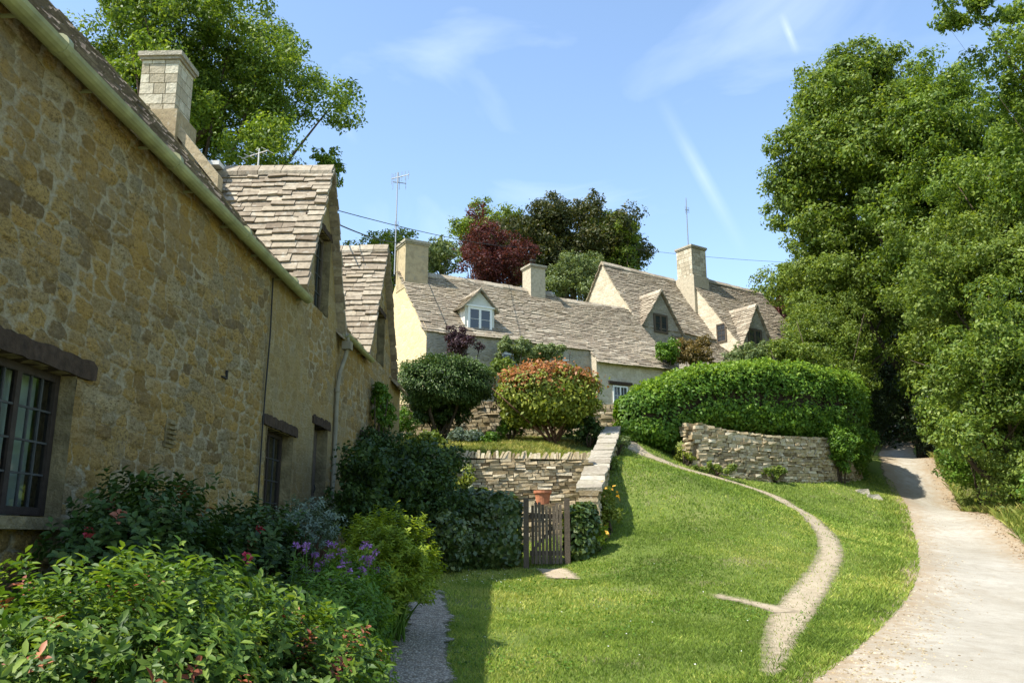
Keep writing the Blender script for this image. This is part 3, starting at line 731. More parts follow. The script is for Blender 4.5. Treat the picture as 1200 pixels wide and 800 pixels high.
def window(parent, P, t0, t1, z0, z1, w, cols, rows, fr=.06, bar=.012, mat='white', pane='darkglass', depth=.05, mull=1, barmat=None, name='window', curtain=None):
    """a casement in the plane w (positive is into the house)"""
    mb = MB(); A, B, U = P.A, P.B, Vector((0, 0, 1))
    def bx(a, b, c, d, q0, q1, m=mb): m.box(P((a + b) / 2, (q0 + q1) / 2, (c + d) / 2), A * ((b - a) / 2), B * ((q1 - q0) / 2), U * ((d - c) / 2))
    bx(t0, t0 + fr, z0, z1, w, w + depth); bx(t1 - fr, t1, z0, z1, w, w + depth)
    bx(t0 + fr, t1 - fr, z1 - fr, z1, w + .002, w + depth); bx(t0 + fr, t1 - fr, z0, z0 + fr, w + .002, w + depth)
    lights = mull + 1; lw = (t1 - t0 - 2 * fr) / lights
    for k in range(1, lights): x = t0 + fr + lw * k; bx(x - fr * .5, x + fr * .5, z0 + fr, z1 - fr, w + .004, w + depth - .003)
    o = mb.build(name, M[mat], parent)
    mg = MB()
    for k in range(lights):
        a = t0 + fr + lw * k + (fr * .5 if k else 0); b = t0 + fr + lw * (k + 1) - (fr * .5 if k < lights - 1 else 0)
        m2 = MB()
        for i in range(1, cols): x = a + (b - a) * i / cols; bx(x - bar / 2, x + bar / 2, z0 + fr, z1 - fr, w + .012, w + .03, m2)
        for i in range(1, rows): z = z0 + fr + (z1 - z0 - 2 * fr) * i / rows; bx(a, b, z - bar / 2, z + bar / 2, w + .010, w + .032, m2)
        m2.build('glazing_bars', M[barmat or mat], o)
        p = MB(); q = w + .024; p.face([P(a, q, z0 + fr), P(b, q, z0 + fr), P(b, q, z1 - fr), P(a, q, z1 - fr)]); p.build('pane', M[pane], o)
    if curtain:
        for (a, b) in curtain:
            cm = MB()
            n = 14
            for i in range(n):
                x0 = a + (b - a) * i / n; x1 = a + (b - a) * (i + 1) / n; q0 = w + .14 + .015 * (i % 2); q1 = w + .14 + .015 * ((i + 1) % 2)
                cm.face([P(x0, q0, z0), P(x1, q1, z0), P(x1, q1, z1), P(x0, q0, z1)])
            cm.build('curtain', M['curtain'], o)
    return o

def chimney(parent, P, t0, t1, w0, w1, z0, z1, mat='chimney', cap='coping', capz=.12, pot=False, courses=None, seed=3):
    rs = random.Random(seed); U = Vector((0, 0, 1)); mb = MB(); A, B = P.A, P.B
    def bx(m, a, b, c, d, e, f, t=.5): m.box(P((a + b) / 2, (c + d) / 2, (e + f) / 2), A * ((b - a) / 2), B * ((d - c) / 2), U * ((f - e) / 2), t)
    if courses:
        bx(mb, t0 + .012, t1 - .012, w0 + .012, w1 - .012, z0, z1, 0.0); z = z0
        k = 0
        while z < z1 - .03:
            h = min(courses * rs.uniform(.85, 1.15), z1 - z); g = .005
            for face in range(4):
                Lf = (t1 - t0) if face % 2 == 0 else (w1 - w0); x = 0; first = rs.uniform(.5, 1.0)
                while x < Lf - .02:
                    wd = rs.uniform(.18, .34) * (first if x == 0 else 1); wd = min(wd, Lf - x)
                    if Lf - x - wd < .08: wd = Lf - x
                    a, b = x + g * (x > 0), x + wd - g * (x + wd < Lf - .01); t = rs.random()
                    if face == 0: bx(mb, t0 + a, t0 + b, w0, w0 + .05, z + g, z + h - g, t)
                    if face == 2: bx(mb, t0 + a, t0 + b, w1 - .05, w1, z + g, z + h - g, t)
                    if face == 1: bx(mb, t0 - .001, t0 + .05, w0 + .002 + a, w0 + b - .002, z + g + .001, z + h - g - .001, t)
                    if face == 3: bx(mb, t1 - .05, t1 + .001, w0 + .002 + a, w0 + b - .002, z + g + .001, z + h - g - .001, t)
                    x += wd
            z += h; k += 1
    else: bx(mb, t0, t1, w0, w1, z0, z1, .5)
    o = mb.build('chimney', M[mat], parent)
    mc = MB(); e = .06
    bx(mc, t0 - e * .5, t1 + e * .5, w0 - e * .5, w1 + e * .5, z1, z1 + capz * .4, .4); bx(mc, t0 - e, t1 + e, w0 - e, w1 + e, z1 + capz * .4, z1 + capz, .7)
    mc.build('chimney_cap', M[cap], o)
    if pot:
        mp_ = MB(); c = P((t0 + t1) / 2, (w0 + w1) / 2, z1 + capz); mp_.tube([c, c + U * .12, c + U * .2], [.1, .09, .11], 10); mp_.build('chimney_pot', M['cable'], o)
    return o

def prism(mb, P, t0, t1, W, zb, ze, zr, hw=None):
    """house body: front w=0 back w=W with gable ends, outward faces only"""
    c = W / 2
    mb.face([P(t0, 0, zb), P(t1, 0, zb), P(t1, 0, ze), P(t0, 0, ze)])
    mb.face([P(t1, W, zb), P(t0, W, zb), P(t0, W, ze), P(t1, W, ze)])
U3 = Vector((0, 0, 1))
def proj(p):
    y, z = p[1], p[2] - EYE
    d = y * math.cos(PITCH) + z * math.sin(PITCH); v = -y * math.sin(PITCH) + z * math.cos(PITCH)
    return 600 + 1000 * p[0] / d, 400 - 1000 * v / d
def t_of(P, w, z, px, lo=-6, hi=30):
    for _ in range(50):
        m = (lo + hi) / 2
        if proj(P(m, w, z))[0] < px: lo = m
        else: hi = m
    return m
def z_of(P, t, w, py): return at(0, py, P(t, w, 0).y).z

# ================================================================== row of cottages on the left
PL = frame_of((-3.5, 0, 0), A=(0.039, 1))
ZE = 5.0; ZR = 8.1; WR = 2.7; ML = (ZR - ZE) / WR
def main_roof(parent, P, t0, t1, ze, m, wr, seed, c0=.21, keep=None, thick=.05, mat='tile'):
    rs = random.Random(seed); mb = MB(); zr = ze + m * wr; S = math.hypot(wr, zr - ze) + .14; dz = Vector((P.B.x * wr, P.B.y * wr, zr - ze)).normalized()
    tiles(mb, P(t0, 0, ze) - dz * .14, P.A, dz, t1 - t0, S, c0, .12, keep=keep, thick=thick, rs=rs)
    db = Vector((-P.B.x * wr, -P.B.y * wr, zr - ze)).normalized()
    mb.hexa([P(t0, wr * 2, ze), P(t1, wr * 2, ze), P(t1, wr, zr - .02), P(t0, wr, zr - .02), P(t0, wr * 2, ze + .06), P(t1, wr * 2, ze + .06), P(t1, wr, zr + .03), P(t0, wr, zr + .03)], .4)
    mb.face([P(t0, 0.02, ze - .03), P(t1, 0.02, ze - .03), P(t1, wr, zr - .05), P(t0, wr, zr - .05)], .2)
    ridge(mb, P(t0, wr, zr), P(t1, wr, zr), rs=rs)
    return mb.build('roof', M[mat], parent)
def gable_roof(parent, P, tc_, hw, zf, za, w0, wback, roofz, seed, over=.1, thick=.045, name='gable_roof', c0=.18, mat='tile'):
    rs = random.Random(seed); mb = MB()
    for sg in (-1, 1):
        foot = P(tc_ + sg * (hw + over), w0 - .1, zf - over * (za - zf) / hw); u = Vector((-sg * P.A.x * hw, -sg * P.A.y * hw, za - zf)).normalized()
        S = math.hypot(hw + over, (za - zf) * (hw + over) / hw)
        def keep(q, P=P): 
            w = (Vector((q.x, q.y, 0)) - Vector((P.F.x, P.F.y, 0))).dot(P.B); return q.z > roofz(w) - .06
        tiles(mb, foot, P.B, u, wback - w0 + .1, S, c0, .1, keep=keep, thick=thick, rs=rs, over=.04, sag=.02)
    ridge(mb, P(tc_, w0 - .12, za + .0), P(tc_, wback, za + .0), w=.13, rs=rs)
    return mb.build(name, M[mat], parent)
def reveal(parent, P, t0, t1, z0, z1, depth, mat='jamb', name='reveal'):
    mb = MB(); e = .004
    mb.face([P(t1, -.02, z0), P(t1, depth, z0), P(t1, depth, z1), P(t1, -.02, z1)]); mb.face([P(t0, depth, z0), P(t0, -.02, z0), P(t0, -.02, z1), P(t0, depth, z1)])
    mb.face([P(t0, -.02, z0), P(t0, depth, z0), P(t1, depth, z0), P(t1, -.02, z0)]); mb.face([P(t0, depth, z1), P(t0, -.02, z1), P(t1, -.02, z1), P(t1, depth, z1)])
    return mb.build(name, M[mat], parent)
def lintel(parent, P, t0, t1, z0, z1, seed=0, out=.035):
    rs = random.Random(seed); mb = MB(); n = 26; pts = []
    for k in range(n + 1):
        t = t0 + (t1 - t0) * k / n; j = lambda q=.006: rs.uniform(-q, q)
        pts.append([P(t, -out + j(), z0 + j()), P(t, .14, z0 + j()), P(t, .14, z1 + j()), P(t, -out + j(), z1 - .02 + j(.016) - .03 * (k in (0, n)))])
    i0 = len(mb.v)
    for r4 in pts: mb.v += [tuple(q) for q in r4]
    for k in range(n):
        for q in range(4): a = i0 + 4 * k + q; b = i0 + 4 * k + (q + 1) % 4; mb.f.append((a, b, b + 4, a + 4)); mb.t.append(.5)
    mb.f.append((i0 + 3, i0 + 2, i0 + 1, i0)); mb.f.append(tuple(i0 + 4 * n + q for q in range(4))); mb.t += [.5, .5]
    return mb.build('lintel', M['oldwood'], parent)
def shell(parent, P, t0, t1, W, zb, ze, ends=(1, 1), zr=None, mat='frontstone'):
    mb = MB()
    mb.face([P(t1, W, zb), P(t0, W, zb), P(t0, W, ze), P(t1, W, ze)])
    for t, on in ((t0, ends[0]), (t1, ends[1])):
        if on: mb.face([P(t, .0, zb), P(t, W, zb), P(t, W, ze), P(t, W / 2, zr - .02), P(t, .0, ze)])
    return mb.build('side_wall', M[mat], parent)

# ---- nearest cottage
cA = thing('stone_cottage', PL(4.4, 0, .6), 'nearest rubble stone cottage with long green gutter under its eaves', 'cottage', 'stone cottages in a row')
rubble_panel('wall', PL, 4.4, 10.5, .4, 5.02, cA, holes=[(4.85, 6.25, 1.74, 2.78)], res=.017, seed=1)
shell(cA, PL, 4.4, 10.5, WR * 2, .4, ZE, (1, 0), ZR, 'ochre')
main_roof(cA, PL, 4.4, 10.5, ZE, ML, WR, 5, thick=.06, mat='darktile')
reveal(cA, PL, 4.85, 6.25, 1.74, 2.78, .13)
window(cA, PL, 4.86, 6.245, 1.76, 2.775, .1, 3, 4, fr=.055, bar=.014, mat='darkframe', pane='glass', mull=2, barmat='lead', curtain=[(5.80, 6.18), (4.9, 5.4)])
lintel(cA, PL, 4.6, 6.5, 2.78, 2.94, 2)
mb = MB(); mb.box(PL(5.5, -.03, 1.70), PL.A * .78, PL.B * .09, U3 * .04); mb.build('sill', M['jamb'], cA)
mb = MB()
for k in range(5): mb.box(PL(7.9, -.035, 2.46 + k * .045), PL.A * .075, PL.B * .02, U3 * .009)
mb.box(PL(7.9, .0, 2.55), PL.A * .095, PL.B * .025, U3 * .13); mb.build('air_brick', M['jamb'], cA)
mb = MB(); mb.box(PL(9.05, -.05, 3.29), PL.A * .06, PL.B * .012, U3 * .008); mb.box(PL(9.11, -.05, 3.33), PL.A * .009, PL.B * .012, U3 * .05); mb.build('iron_hook', M['cable'], cA)
def gutter(parent, P, t0, t1, z, w, rad=.07, mat='gutter', slope=0):
    mb = MB(); n = 8; i0 = len(mb.v)
    for (t, zz) in ((t0, z), (t1, z + slope)):
        for rr in (rad, rad - .012):
            for k in range(n + 1):
                a = math.pi + math.pi * k / n; mb.v.append(tuple(P(t, w + rr * math.cos(a), zz + rr * math.sin(a))))
    m = n + 1
    for k in range(n):
        mb.f.append((i0 + k, i0 + k + 1, i0 + 2 * m + k + 1, i0 + 2 * m + k)); mb.f.append((i0 + m + k, i0 + 3 * m + k, i0 + 3 * m + k + 1, i0 + m + k + 1)); mb.t += [.5, .5]
        for e in (0, 2 * m): mb.f.append((i0 + e + k, i0 + e + m + k, i0 + e + m + k + 1, i0 + e + k + 1)); mb.t.append(.5)
    g = mb.build('gutter', M[mat], parent, smooth=False)
    mb = MB(); t = t0 + .9
    while t < t1 - .3:
        zz = z + slope * (t - t0) / (t1 - t0)
        mb = MB(); mb.tube([P(t, w, zz - .0) + P.A * -.03, P(t, w, zz) + P.A * .03], rad + .006, 14); mb.build('gutter_joint', M[mat], g); t += 1.85
    t = t0 + .5
    while t < t1:
        zz = z + slope * (t - t0) / (t1 - t0); mb = MB(); mb.box(P(t, w + .10, zz - .035), P.A * .01, P.B * .06, U3 * .01); mb.build('gutter_bracket', M[mat], g); t += .95
    return g
gutter(cA, PL, 4.4, 11.62, 4.92, -.17, .075, slope=-.02)
mb = MB(); mb.tube([PL(10.48, -.03, 4.85), PL(10.5, -.035, 4.1), PL(10.47, -.03, 3.4), PL(10.44, -.035, 2.9), PL(10.46, -.03, 1.6)], .011, 6); mb.build('cable', M['cable'], cA)

# ---- middle cottage of the row: gable with attic window
G1c, G1h, G1a = 12.85, 1.2, 7.4
cB = thing('stone_cottage', PL(10.5, 0, 1.2), 'second cottage of the left row, with tall tiled gable and pale block chimney', 'cottage', 'stone cottages in a row')
gt1 = lambda t: np.where(np.abs(t - G1c) < G1h, ZE + (1 - np.abs(t - G1c) / G1h) * (G1a - ZE), ZE + .02)
rubble_panel('wall', PL, 10.502, 14.3, .9, 7.42, cB, holes=[(10.68, 11.8, 1.7, 2.98), (12.85, 13.65, 1.2, 3.29), (12.42, 13.28, 5.05, 6.35)], top=gt1, res=.022, seed=22, relief=.012, cell=(.30, .14), smooth_=.14)
shell(cB, PL, 10.5, 14.3, WR * 2, .9, ZE, (0, 0), ZR)
main_roof(cB, PL, 10.52, 14.3, ZE, ML, WR, 6, thick=.045, keep=lambda q: not (abs((q - PL.F).dot(PL.A) - G1c) < G1h * max(0, 1 - (q.z - ZE) / (G1a - ZE)) - .05))
gable_roof(cB, PL, G1c, G1h, ZE, G1a, 0, 2.3, lambda w: ZE + ML * w, 8, thick=.05, c0=.17)
reveal(cB, PL, 10.68, 11.8, 1.7, 2.98, .16); reveal(cB, PL, 12.85, 13.65, 1.2, 3.29, .2); reveal(cB, PL, 12.42, 13.28, 5.05, 6.35, .12)
window(cB, PL, 10.69, 11.79, 1.72, 2.975, .13, 2, 4, fr=.055, bar=.014, mat='darkframe', pane='glass', mull=1, barmat='lead', curtain=[(10.75, 11.0)])
window(cB, PL, 12.43, 13.27, 5.06, 6.345, .1, 2, 4, fr=.06, bar=.014, mat='greywood', pane='glass', mull=1, barmat='lead')
lintel(cB, PL, 10.5, 11.98, 2.98, 3.13, 3); lintel(cB, PL, 12.72, 13.8, 3.29, 3.44, 4); lintel(cB, PL, 12.3, 13.4, 6.35, 6.47, 5, out=.02)
mb = MB()
for k in range(5): mb.box(PL(12.93 + k * .16, .17, 2.2), PL.A * .076, PL.B * .02, U3 * 1.08, random.random())
d_ = mb.build('door', M['greywood'], cB); mb = MB(); mb.tube([PL(13.5, .12, 2.3), PL(13.5, .10, 2.36), PL(13.5, .12, 2.42)], .01, 6); mb.build('door_handle', M['cable'], d_)
ch = chimney(cB, PL, 12.33, 12.9, WR - .34, WR + .26, 8.2, 9.14, mat='ashlar', capz=.13, courses=.17, seed=4)
mb = MB(); mb.box(PL(12.6, WR - .02, 7.95), PL.A * .38, PL.B * .42, U3 * .26, .4); mb.build('chimney_base', M['drystone'], ch)
mb = MB(); w0_, w1_ = WR - .3, 1.55
mb.hexa([PL(12.3, w1_, 6.9), PL(12.5, w1_, 6.9), PL(12.5, w0_, 7.95), PL(12.3, w0_, 7.95), PL(12.3, w1_, 7.12), PL(12.5, w1_, 7.12), PL(12.5, w0_, 8.16), PL(12.3, w0_, 8.16)], .7)
mb.build('parapet', M['drystone'], cB)
mb = MB(); mb.box(PL(12.72, 2.0, 7.44), PL.A * .16, PL.B * .34, U3 * .035, .9); mb.build('flashing', M['pale_metal'], cB)

# ---- far cottage of the row
G2c, G2h, G2a = 17.7, 1.5, 7.75
cC = thing('stone_cottage', PL(14.3, 0, 1.6), 'last cottage of the left row, beyond the downpipe, creeper on its wall', 'cottage', 'stone cottages in a row')
g2 = lambda t: np.where(np.abs(t - G2c) < G2h, ZE + .15 + (1 - np.abs(t - G2c) / G2h) * (G2a - ZE - .15), ZE + .12)
rubble_panel('wall', PL, 14.302, 20.4, 1.2, 7.75, cC, holes=[(16.2, 17.1, 2.5, 3.5), (18.9, 19.5, 2.6, 3.4), (17.3, 18.1, 5.2, 6.3)], top=g2, res=.03, seed=33, relief=.014, cell=(.30, .14), smooth_=-.05)
shell(cC, PL, 14.3, 20.4, WR * 2, 1.2, ZE + .1, (0, 1), ZR + .1)
main_roof(cC, PL, 14.32, 20.45, ZE + .1, ML, WR, 7, keep=lambda q: not (abs((q - PL.F).dot(PL.A) - G2c) < G2h * max(0, 1 - (q.z - ZE) / (G2a - ZE)) - .05))
gable_roof(cC, PL, G2c, G2h, ZE + .15, G2a, 0, 2.55, lambda w: ZE + .1 + ML * w, 9, thick=.045)
for (a, b, c, d) in ((16.2, 17.1, 2.5, 3.5), (18.9, 19.5, 2.6, 3.4), (17.3, 18.1, 5.2, 6.3)):
    reveal(cC, PL, a, b, c, d, .16); window(cC, PL, a + .01, b - .01, c + .01, d - .01, .13, 2, 3, mat='darkframe', pane='glass', barmat='lead'); lintel(cC, PL, a - .15, b + .15, d, d + .13, int(a * 7), out=.02)
gutter(cC, PL, 14.05, 16.25, 4.98, -.15, .06)
mb = MB(); q = [PL(14.12, -.16, 4.95), PL(14.12, -.16, 4.72), PL(14.10, -.13, 4.55), PL(14.03, -.07, 4.3), PL(14.0, -.055, 4.0), PL(13.98, -.055, 1.3)]
mb.tube(q, .036, 10); mb.box(PL(14.12, -.16, 4.78), PL.A * .09, PL.B * .075, U3 * .07); dp = mb.build('downpipe', M['pipe'], cC, smooth=False)
for z in (4.0, 2.9, 1.9): mb = MB(); mb.tube([PL(13.99, -.055, z - .03), PL(13.99, -.055, z + .03)], .046, 10); mb.build('pipe_collar', M['pipe'], dp)

# ================================================================== middle cottage beyond the garden
c2 = at(500, 385, 27); c2a = R(28.4); PM = frame_of(c2, c2a); z2 = c2.z; L2a, L2 = 6.35, 9.85; H2 = 2.6; r2 = z2 + 2.7; zb2 = 4.6
hM = thing('stone_cottage', PM(0, 0, zb2), 'long cottage behind the garden with white dormer window and bright ochre gable end', 'cottage', 'cottages up the hill')
def slope_tiles(mb, P, t0, t1, w0, z0, w1, z1, seed, keep=None, over=.12, c0=.145, c1=.08, thick=.026, **k):
    d = Vector((P.B.x * (w1 - w0), P.B.y * (w1 - w0), z1 - z0)); S = d.length
    tiles(mb, P(t0, w0, z0), P.A, d.normalized(), t1 - t0, S, c0, c1, keep=keep, thick=thick, rs=random.Random(seed), over=over, **k)
mb = MB(); mb.face([PM(0, 0, zb2), PM(L2a, 0, zb2), PM(L2a, 0, z2), PM(0, 0, z2)]); mb.face([PM(L2, H2 * 2, zb2), PM(0, H2 * 2, zb2), PM(0, H2 * 2, z2), PM(L2, H2 * 2, z2)])
mb.build('wall', M['frontstone'], hM)
mb = MB(); ge = .22
# left gable, a little proud of the roof as a coped parapet
mb.face([PM(0, H2 * 2, zb2), PM(0, 0, zb2), PM(0, 0, z2), PM(0, H2, r2), PM(0, H2 * 2, z2)]); mb.build('gable_wall', M['ochre'], hM)
mb = MB(); mb.face([PM(L2, 0, zb2), PM(L2, H2 * 2, zb2), PM(L2, H2 * 2, z2), PM(L2, H2, r2 - .2), PM(L2, -.4, z2 - .45), PM(L2, -.4, zb2)]); mb.face([PM(L2a, -.4, zb2), PM(L2, -.4, zb2), PM(L2, -.4, z2 - .42), PM(L2a, -.4, z2 - .42)])
mb.face([PM(L2a, 0, zb2), PM(L2a, -.4, zb2), PM(L2a, -.4, z2 - .42), PM(L2a, 0, z2)]); mb.build('front_wing', M['ragstone'], hM)
mb = MB()
slope_tiles(mb, PM, 0, L2a, 0, z2, H2, r2, 1, sag=.05)
slope_tiles(mb, PM, L2a + .1, L2, -.5, z2 - .53, H2, r2 - .2, 2, sag=.05)
mb.face([PM(0, H2 * 2, z2), PM(0, H2, r2), PM(L2, H2, r2 - .1), PM(L2, H2 * 2, z2)], .4)
mb.face([PM(0, .02, z2 - .02), PM(L2, .02, z2 - .02), PM(L2, H2, r2 - .25), PM(0, H2, r2 - .05)], .1)
ridge(mb, PM(0, H2, r2), PM(L2a, H2, r2), rs=random.Random(3)); ridge(mb, PM(L2a, H2, r2 - .19), PM(L2, H2, r2 - .19), rs=random.Random(4))
mb.build('roof', M['tile'], hM)
ch = chimney(hM, PM, -.02, .85, H2 - .55, H2 + .35, r2 - .75, r2 + .88, capz=.16, seed=2)
ch2 = chimney(hM, PM, 5.2, 5.85, H2 - .35, H2 + .3, r2 - .5, r2 + .85, capz=.13, mat='ashlar')
mb = MB(); c = PM(5.5, H2, r2 + .98); mb.tube([c, c + U3 * .25], .02, 6); mb.tube([c + U3 * .25, c + U3 * .29], .13, 8); mb.build('chimney_cowl', M['cable'], ch2)
mb = MB(); mb.box(PM(-.06, 3.3, z2 - .3), PM.A * .05, PM.B * .16, U3 * .25); mb.tube([PM(-.06, 3.3, z2 - .3), PM(-.3, 3.3, z2 - .1)], .02, 6); mb.build('wall_lamp', M['cable'], hM)

def dormer(parent, P, tc_, hw, w0, z0, ze, za, roofz, wback, wall, seed, win, over=.1, cols=2, rows=2, winmat='white', mull=1, name='dormer', fr=.05, rmat='tile'):
    mb = MB()
    a, b, c, d, e = P(tc_ - hw, w0, z0), P(tc_ + hw, w0, z0), P(tc_ + hw, w0, ze), P(tc_, w0, za - .03), P(tc_ - hw, w0, ze)
    o = P.B * (wback - w0); mb.face([a, b, c, d, e]); mb.face([b, b + o, c + o, c]); mb.face([a + o, a, e, e + o])
    dm = mb.build(name, M[wall], parent)
    gable_roof(dm, P, tc_, hw, ze, za, w0, wback, roofz, seed, over=over, thick=.03, name='dormer_roof', c0=.14, mat=rmat)
    (x0, x1, y0, y1) = win
    window(dm, P, x0, x1, y0, y1, w0 - .05, cols, rows, fr=fr, mat=winmat, mull=mull, depth=.047)
    return dm
rzM = lambda w: z2 + (r2 - z2) * w / H2
td = t_of(PM, .3, z2 + .6, 562); yd = PM(td, .3, 0).y
zs, zt, za = z_of(PM, td, .3, 390), z_of(PM, td, .3, 360), z_of(PM, td, .3, 341)
dm = dormer(hM, PM, td, .56, .3, zs - .1, zt, za, rzM, .3 + 1.7, 'cream', 11, (td - .46, td + .46, zs + .04, zt - .02), over=.12, cols=1, rows=2, fr=.085)
mb = MB(); mb.box(PM(td, .24, zs), PM.A * .6, PM.B * .09, U3 * .025); mb.build('dormer_sill', M['white'], dm); mb = MB(); mb.box(PM(td, .26, zt + .01), PM.A * .57, PM.B * .04, U3 * .03); mb.build('dormer_head', M['white'], dm)
tdr = t_of(PM, -.42, z2 - 1.4, 724)
window(hM, PM, tdr - .22, tdr + .42, z_of(PM, tdr, -.4, 485), z_of(PM, tdr, -.4, 452), -.45, 2, 3, mat='white', depth=.046, fr=.05)
mb = MB(); mb.box(PM(tdr + .1, -.45, z_of(PM, tdr, -.4, 449)), PM.A * .5, PM.B * .045, U3 * .05); mb.build('lintel', M['oldwood'], hM)
for px in (600, 655):
    tt = t_of(PM, 0, z2 - .8, px); window(hM, PM, tt - .4, tt + .4, z2 - 1.4, z2 - .5, -.03, 2, 3, mat='white', depth=.028)

# ================================================================== two gabled cottages further up
A3 = R(35); R3 = at(706, 309, 36); B3 = Vector((-math.sin(A3), math.cos(A3), 0)); h3 = 2.3; m3 = 1.42
F3 = R3 - B3 * h3; P3 = frame_of(F3, A3); zr3 = R3.z; ze3 = zr3 - m3 * h3
hN = thing('stone_cottage', P3(0, 0, ze3 - 3), 'gabled hillside cottage without a chimney, between the long cottage and the tall chimney', 'cottage', 'cottages up the hill')
L3 = t_of(P3, 0, ze3, 838); _d = [(abs((at(867, 402, y) - F3).dot(P3.A) - L3), y) for y in np.arange(33, 42, .02)]; F4 = at(867, 402, min(_d)[1]); P4 = frame_of(F4, A3); ze4 = F4.z; h4 = 3.2 * F4.y / 40; zr4 = ze4 + 4.2 * F4.y / 40; m4 = (zr4 - ze4) / h4
mb = MB(); zb3 = 5.2
mb.face([P3(0, 0, zb3), P3(L3, 0, zb3), P3(L3, 0, ze3), P3(0, 0, ze3)]); mb.face([P3(L3, 2 * h3, zb3), P3(0, 2 * h3, zb3), P3(0, 2 * h3, ze3), P3(L3, 2 * h3, ze3)]); mb.build('wall', M['frontstone'], hN)
for t in (0, L3): mb = MB(); mb.face([P3(t, 0, zb3), P3(t, 2 * h3, zb3), P3(t, 2 * h3, ze3), P3(t, h3, zr3 - .03), P3(t, 0, ze3)]); mb.build('gable_wall', M['ragstone'], hN)
mb = MB(); slope_tiles(mb, P3, 0, L3, 0, ze3, h3, zr3, 21, over=.08); slope_tiles(mb, P3, 0, L3, 2 * h3, ze3, h3, zr3, 22, over=.08); ridge(mb, P3(-.08, h3, zr3), P3(L3, h3, zr3), rs=random.Random(5))
mb.face([P3(0, .03, ze3 - .02), P3(L3, .03, ze3 - .02), P3(L3, h3, zr3 - .05), P3(0, h3, zr3 - .05)], .1)
mb.build('roof', M['tile'], hN)
rz3 = lambda w: ze3 + m3 * w
tl, tr_ = t_of(P3, -.05, ze3 + .2, 750), t_of(P3, -.05, ze3 + .2, 798)
tm = (tl + tr_) / 2; zf3 = z_of(P3, tm, -.05, 388); za3 = z_of(P3, tm, -.05, 342); hw3 = (tr_ - tl) / 2
wt = t_of(P3, -.1, ze3, 775)
dormer(hN, P3, tm, hw3, -.05, zb3, zf3, za3, rz3, min(h3, (za3 - ze3) / m3 + .15), 'frontstone', 23, (wt - .4, wt + .4, z_of(P3, wt, -.1, 390), z_of(P3, wt, -.1, 368)), over=.1, cols=1, rows=2, winmat='greywood', name='gable', fr=.09)
# lean-to roof against the taller cottage
ta, tb = t_of(P3, -.1, ze3, 800), L3 - .8 - .06
mb = MB(); slope_tiles(mb, P3, ta - .6, tb + .8, -2.1, ze3 - 1.7, .0, ze3 - .2, 24, over=.05); mb.face([P3(ta - .6, -2.05, ze3 - 1.75), P3(tb + .8, -2.05, ze3 - 1.75), P3(tb + .8, 0, ze3 - .27), P3(ta - .6, 0, ze3 - .27)], .1); mb.build('lean_to_roof', M['tile'], hN)
mb = MB(); mb.face([P3(ta - .6, -2, zb3), P3(tb + .8, -2, zb3), P3(tb + .8, -2, ze3 - 1.7), P3(ta - .6, -2, ze3 - 1.7)]); mb.face([P3(ta - .6, 0, zb3), P3(ta - .6, -2, zb3), P3(ta - .6, -2, ze3 - 1.7), P3(ta - .6, 0, ze3 - .3)]); mb.build('lean_to_wall', M['frontstone'], hN)

hO = thing('stone_cottage', P4(0, 0, ze4 - 3), 'farthest cottage on the hill, with tall square chimney, beside the big trees', 'cottage', 'cottages up the hill')
L4 = 5.2; zb4 = 5.2; mb = MB()
mb.face([P4(0, 0, zb4), P4(L4, 0, zb4), P4(L4, 0, ze4), P4(0, 0, ze4)]); mb.face([P4(L4, 2 * h4, zb4), P4(0, 2 * h4, zb4), P4(0, 2 * h4, ze4), P4(L4, 2 * h4, ze4)]); mb.build('wall', M['frontstone'], hO)
for t in (0, L4): mb = MB(); mb.face([P4(t, 0, zb4), P4(t, 2 * h4, zb4), P4(t, 2 * h4, ze4), P4(t, h4, zr4 - .03), P4(t, 0, ze4)]); mb.build('gable_wall', M['ragstone'], hO)
mb = MB(); slope_tiles(mb, P4, 0, L4, 0, ze4, h4, zr4, 31, over=.06); slope_tiles(mb, P4, 0, L4, 2 * h4, ze4, h4, zr4, 32, over=.06); ridge(mb, P4(-.05, h4, zr4), P4(L4, h4, zr4), rs=random.Random(6))
mb.face([P4(0, .03, ze4 - .02), P4(L4, .03, ze4 - .02), P4(L4, h4, zr4 - .05), P4(0, h4, zr4 - .05)], .1)
mb.build('roof', M['tile'], hO)
ch3 = chimney(hO, P4, -.1, .85, h4 - .45, h4 + .5, zr4 - 2.2, zr4 + 1.25, mat='ashlar', capz=.14, courses=.2, seed=8, pot=True)
mb = MB(); mb.box(P4(.35, h4, zr4 - 1.0), P4.A * .5, P4.B * .56, U3 * .9, .35); mb.build('chimney_base', M['ashlar'], ch3)
tl, tr_ = .02, t_of(P4, -.05, ze4, 906); tm = (tl + tr_) / 2; za4 = z_of(P4, tm, -.05, 359); wt = tm - .1
dormer(hO, P4, tm, (tr_ - tl) / 2, -.05, zb4, ze4 - .05, za4, lambda w: ze4 + m4 * w, min(h4, (za4 - ze4) / m4 + .15), 'frontstone', 33, (wt - .5, wt + .4, z_of(P4, wt, -.1, 405), z_of(P4, wt, -.1, 385)), over=.1, cols=1, rows=2, winmat='greywood', name='gable', fr=.1)
wl_ = MB(); q = lambda w, z: P4(-.02, w, z)
wy = .95
zc = z_of(P4, 0, wy, 390); PG = frame_of(F4, A=(-B3.x, -B3.y)); window(hO, PG, -wy - .27, -wy + .27, zc - .42, zc + .42, -.05, 2, 3, mat='greywood', mull=0, depth=.047)

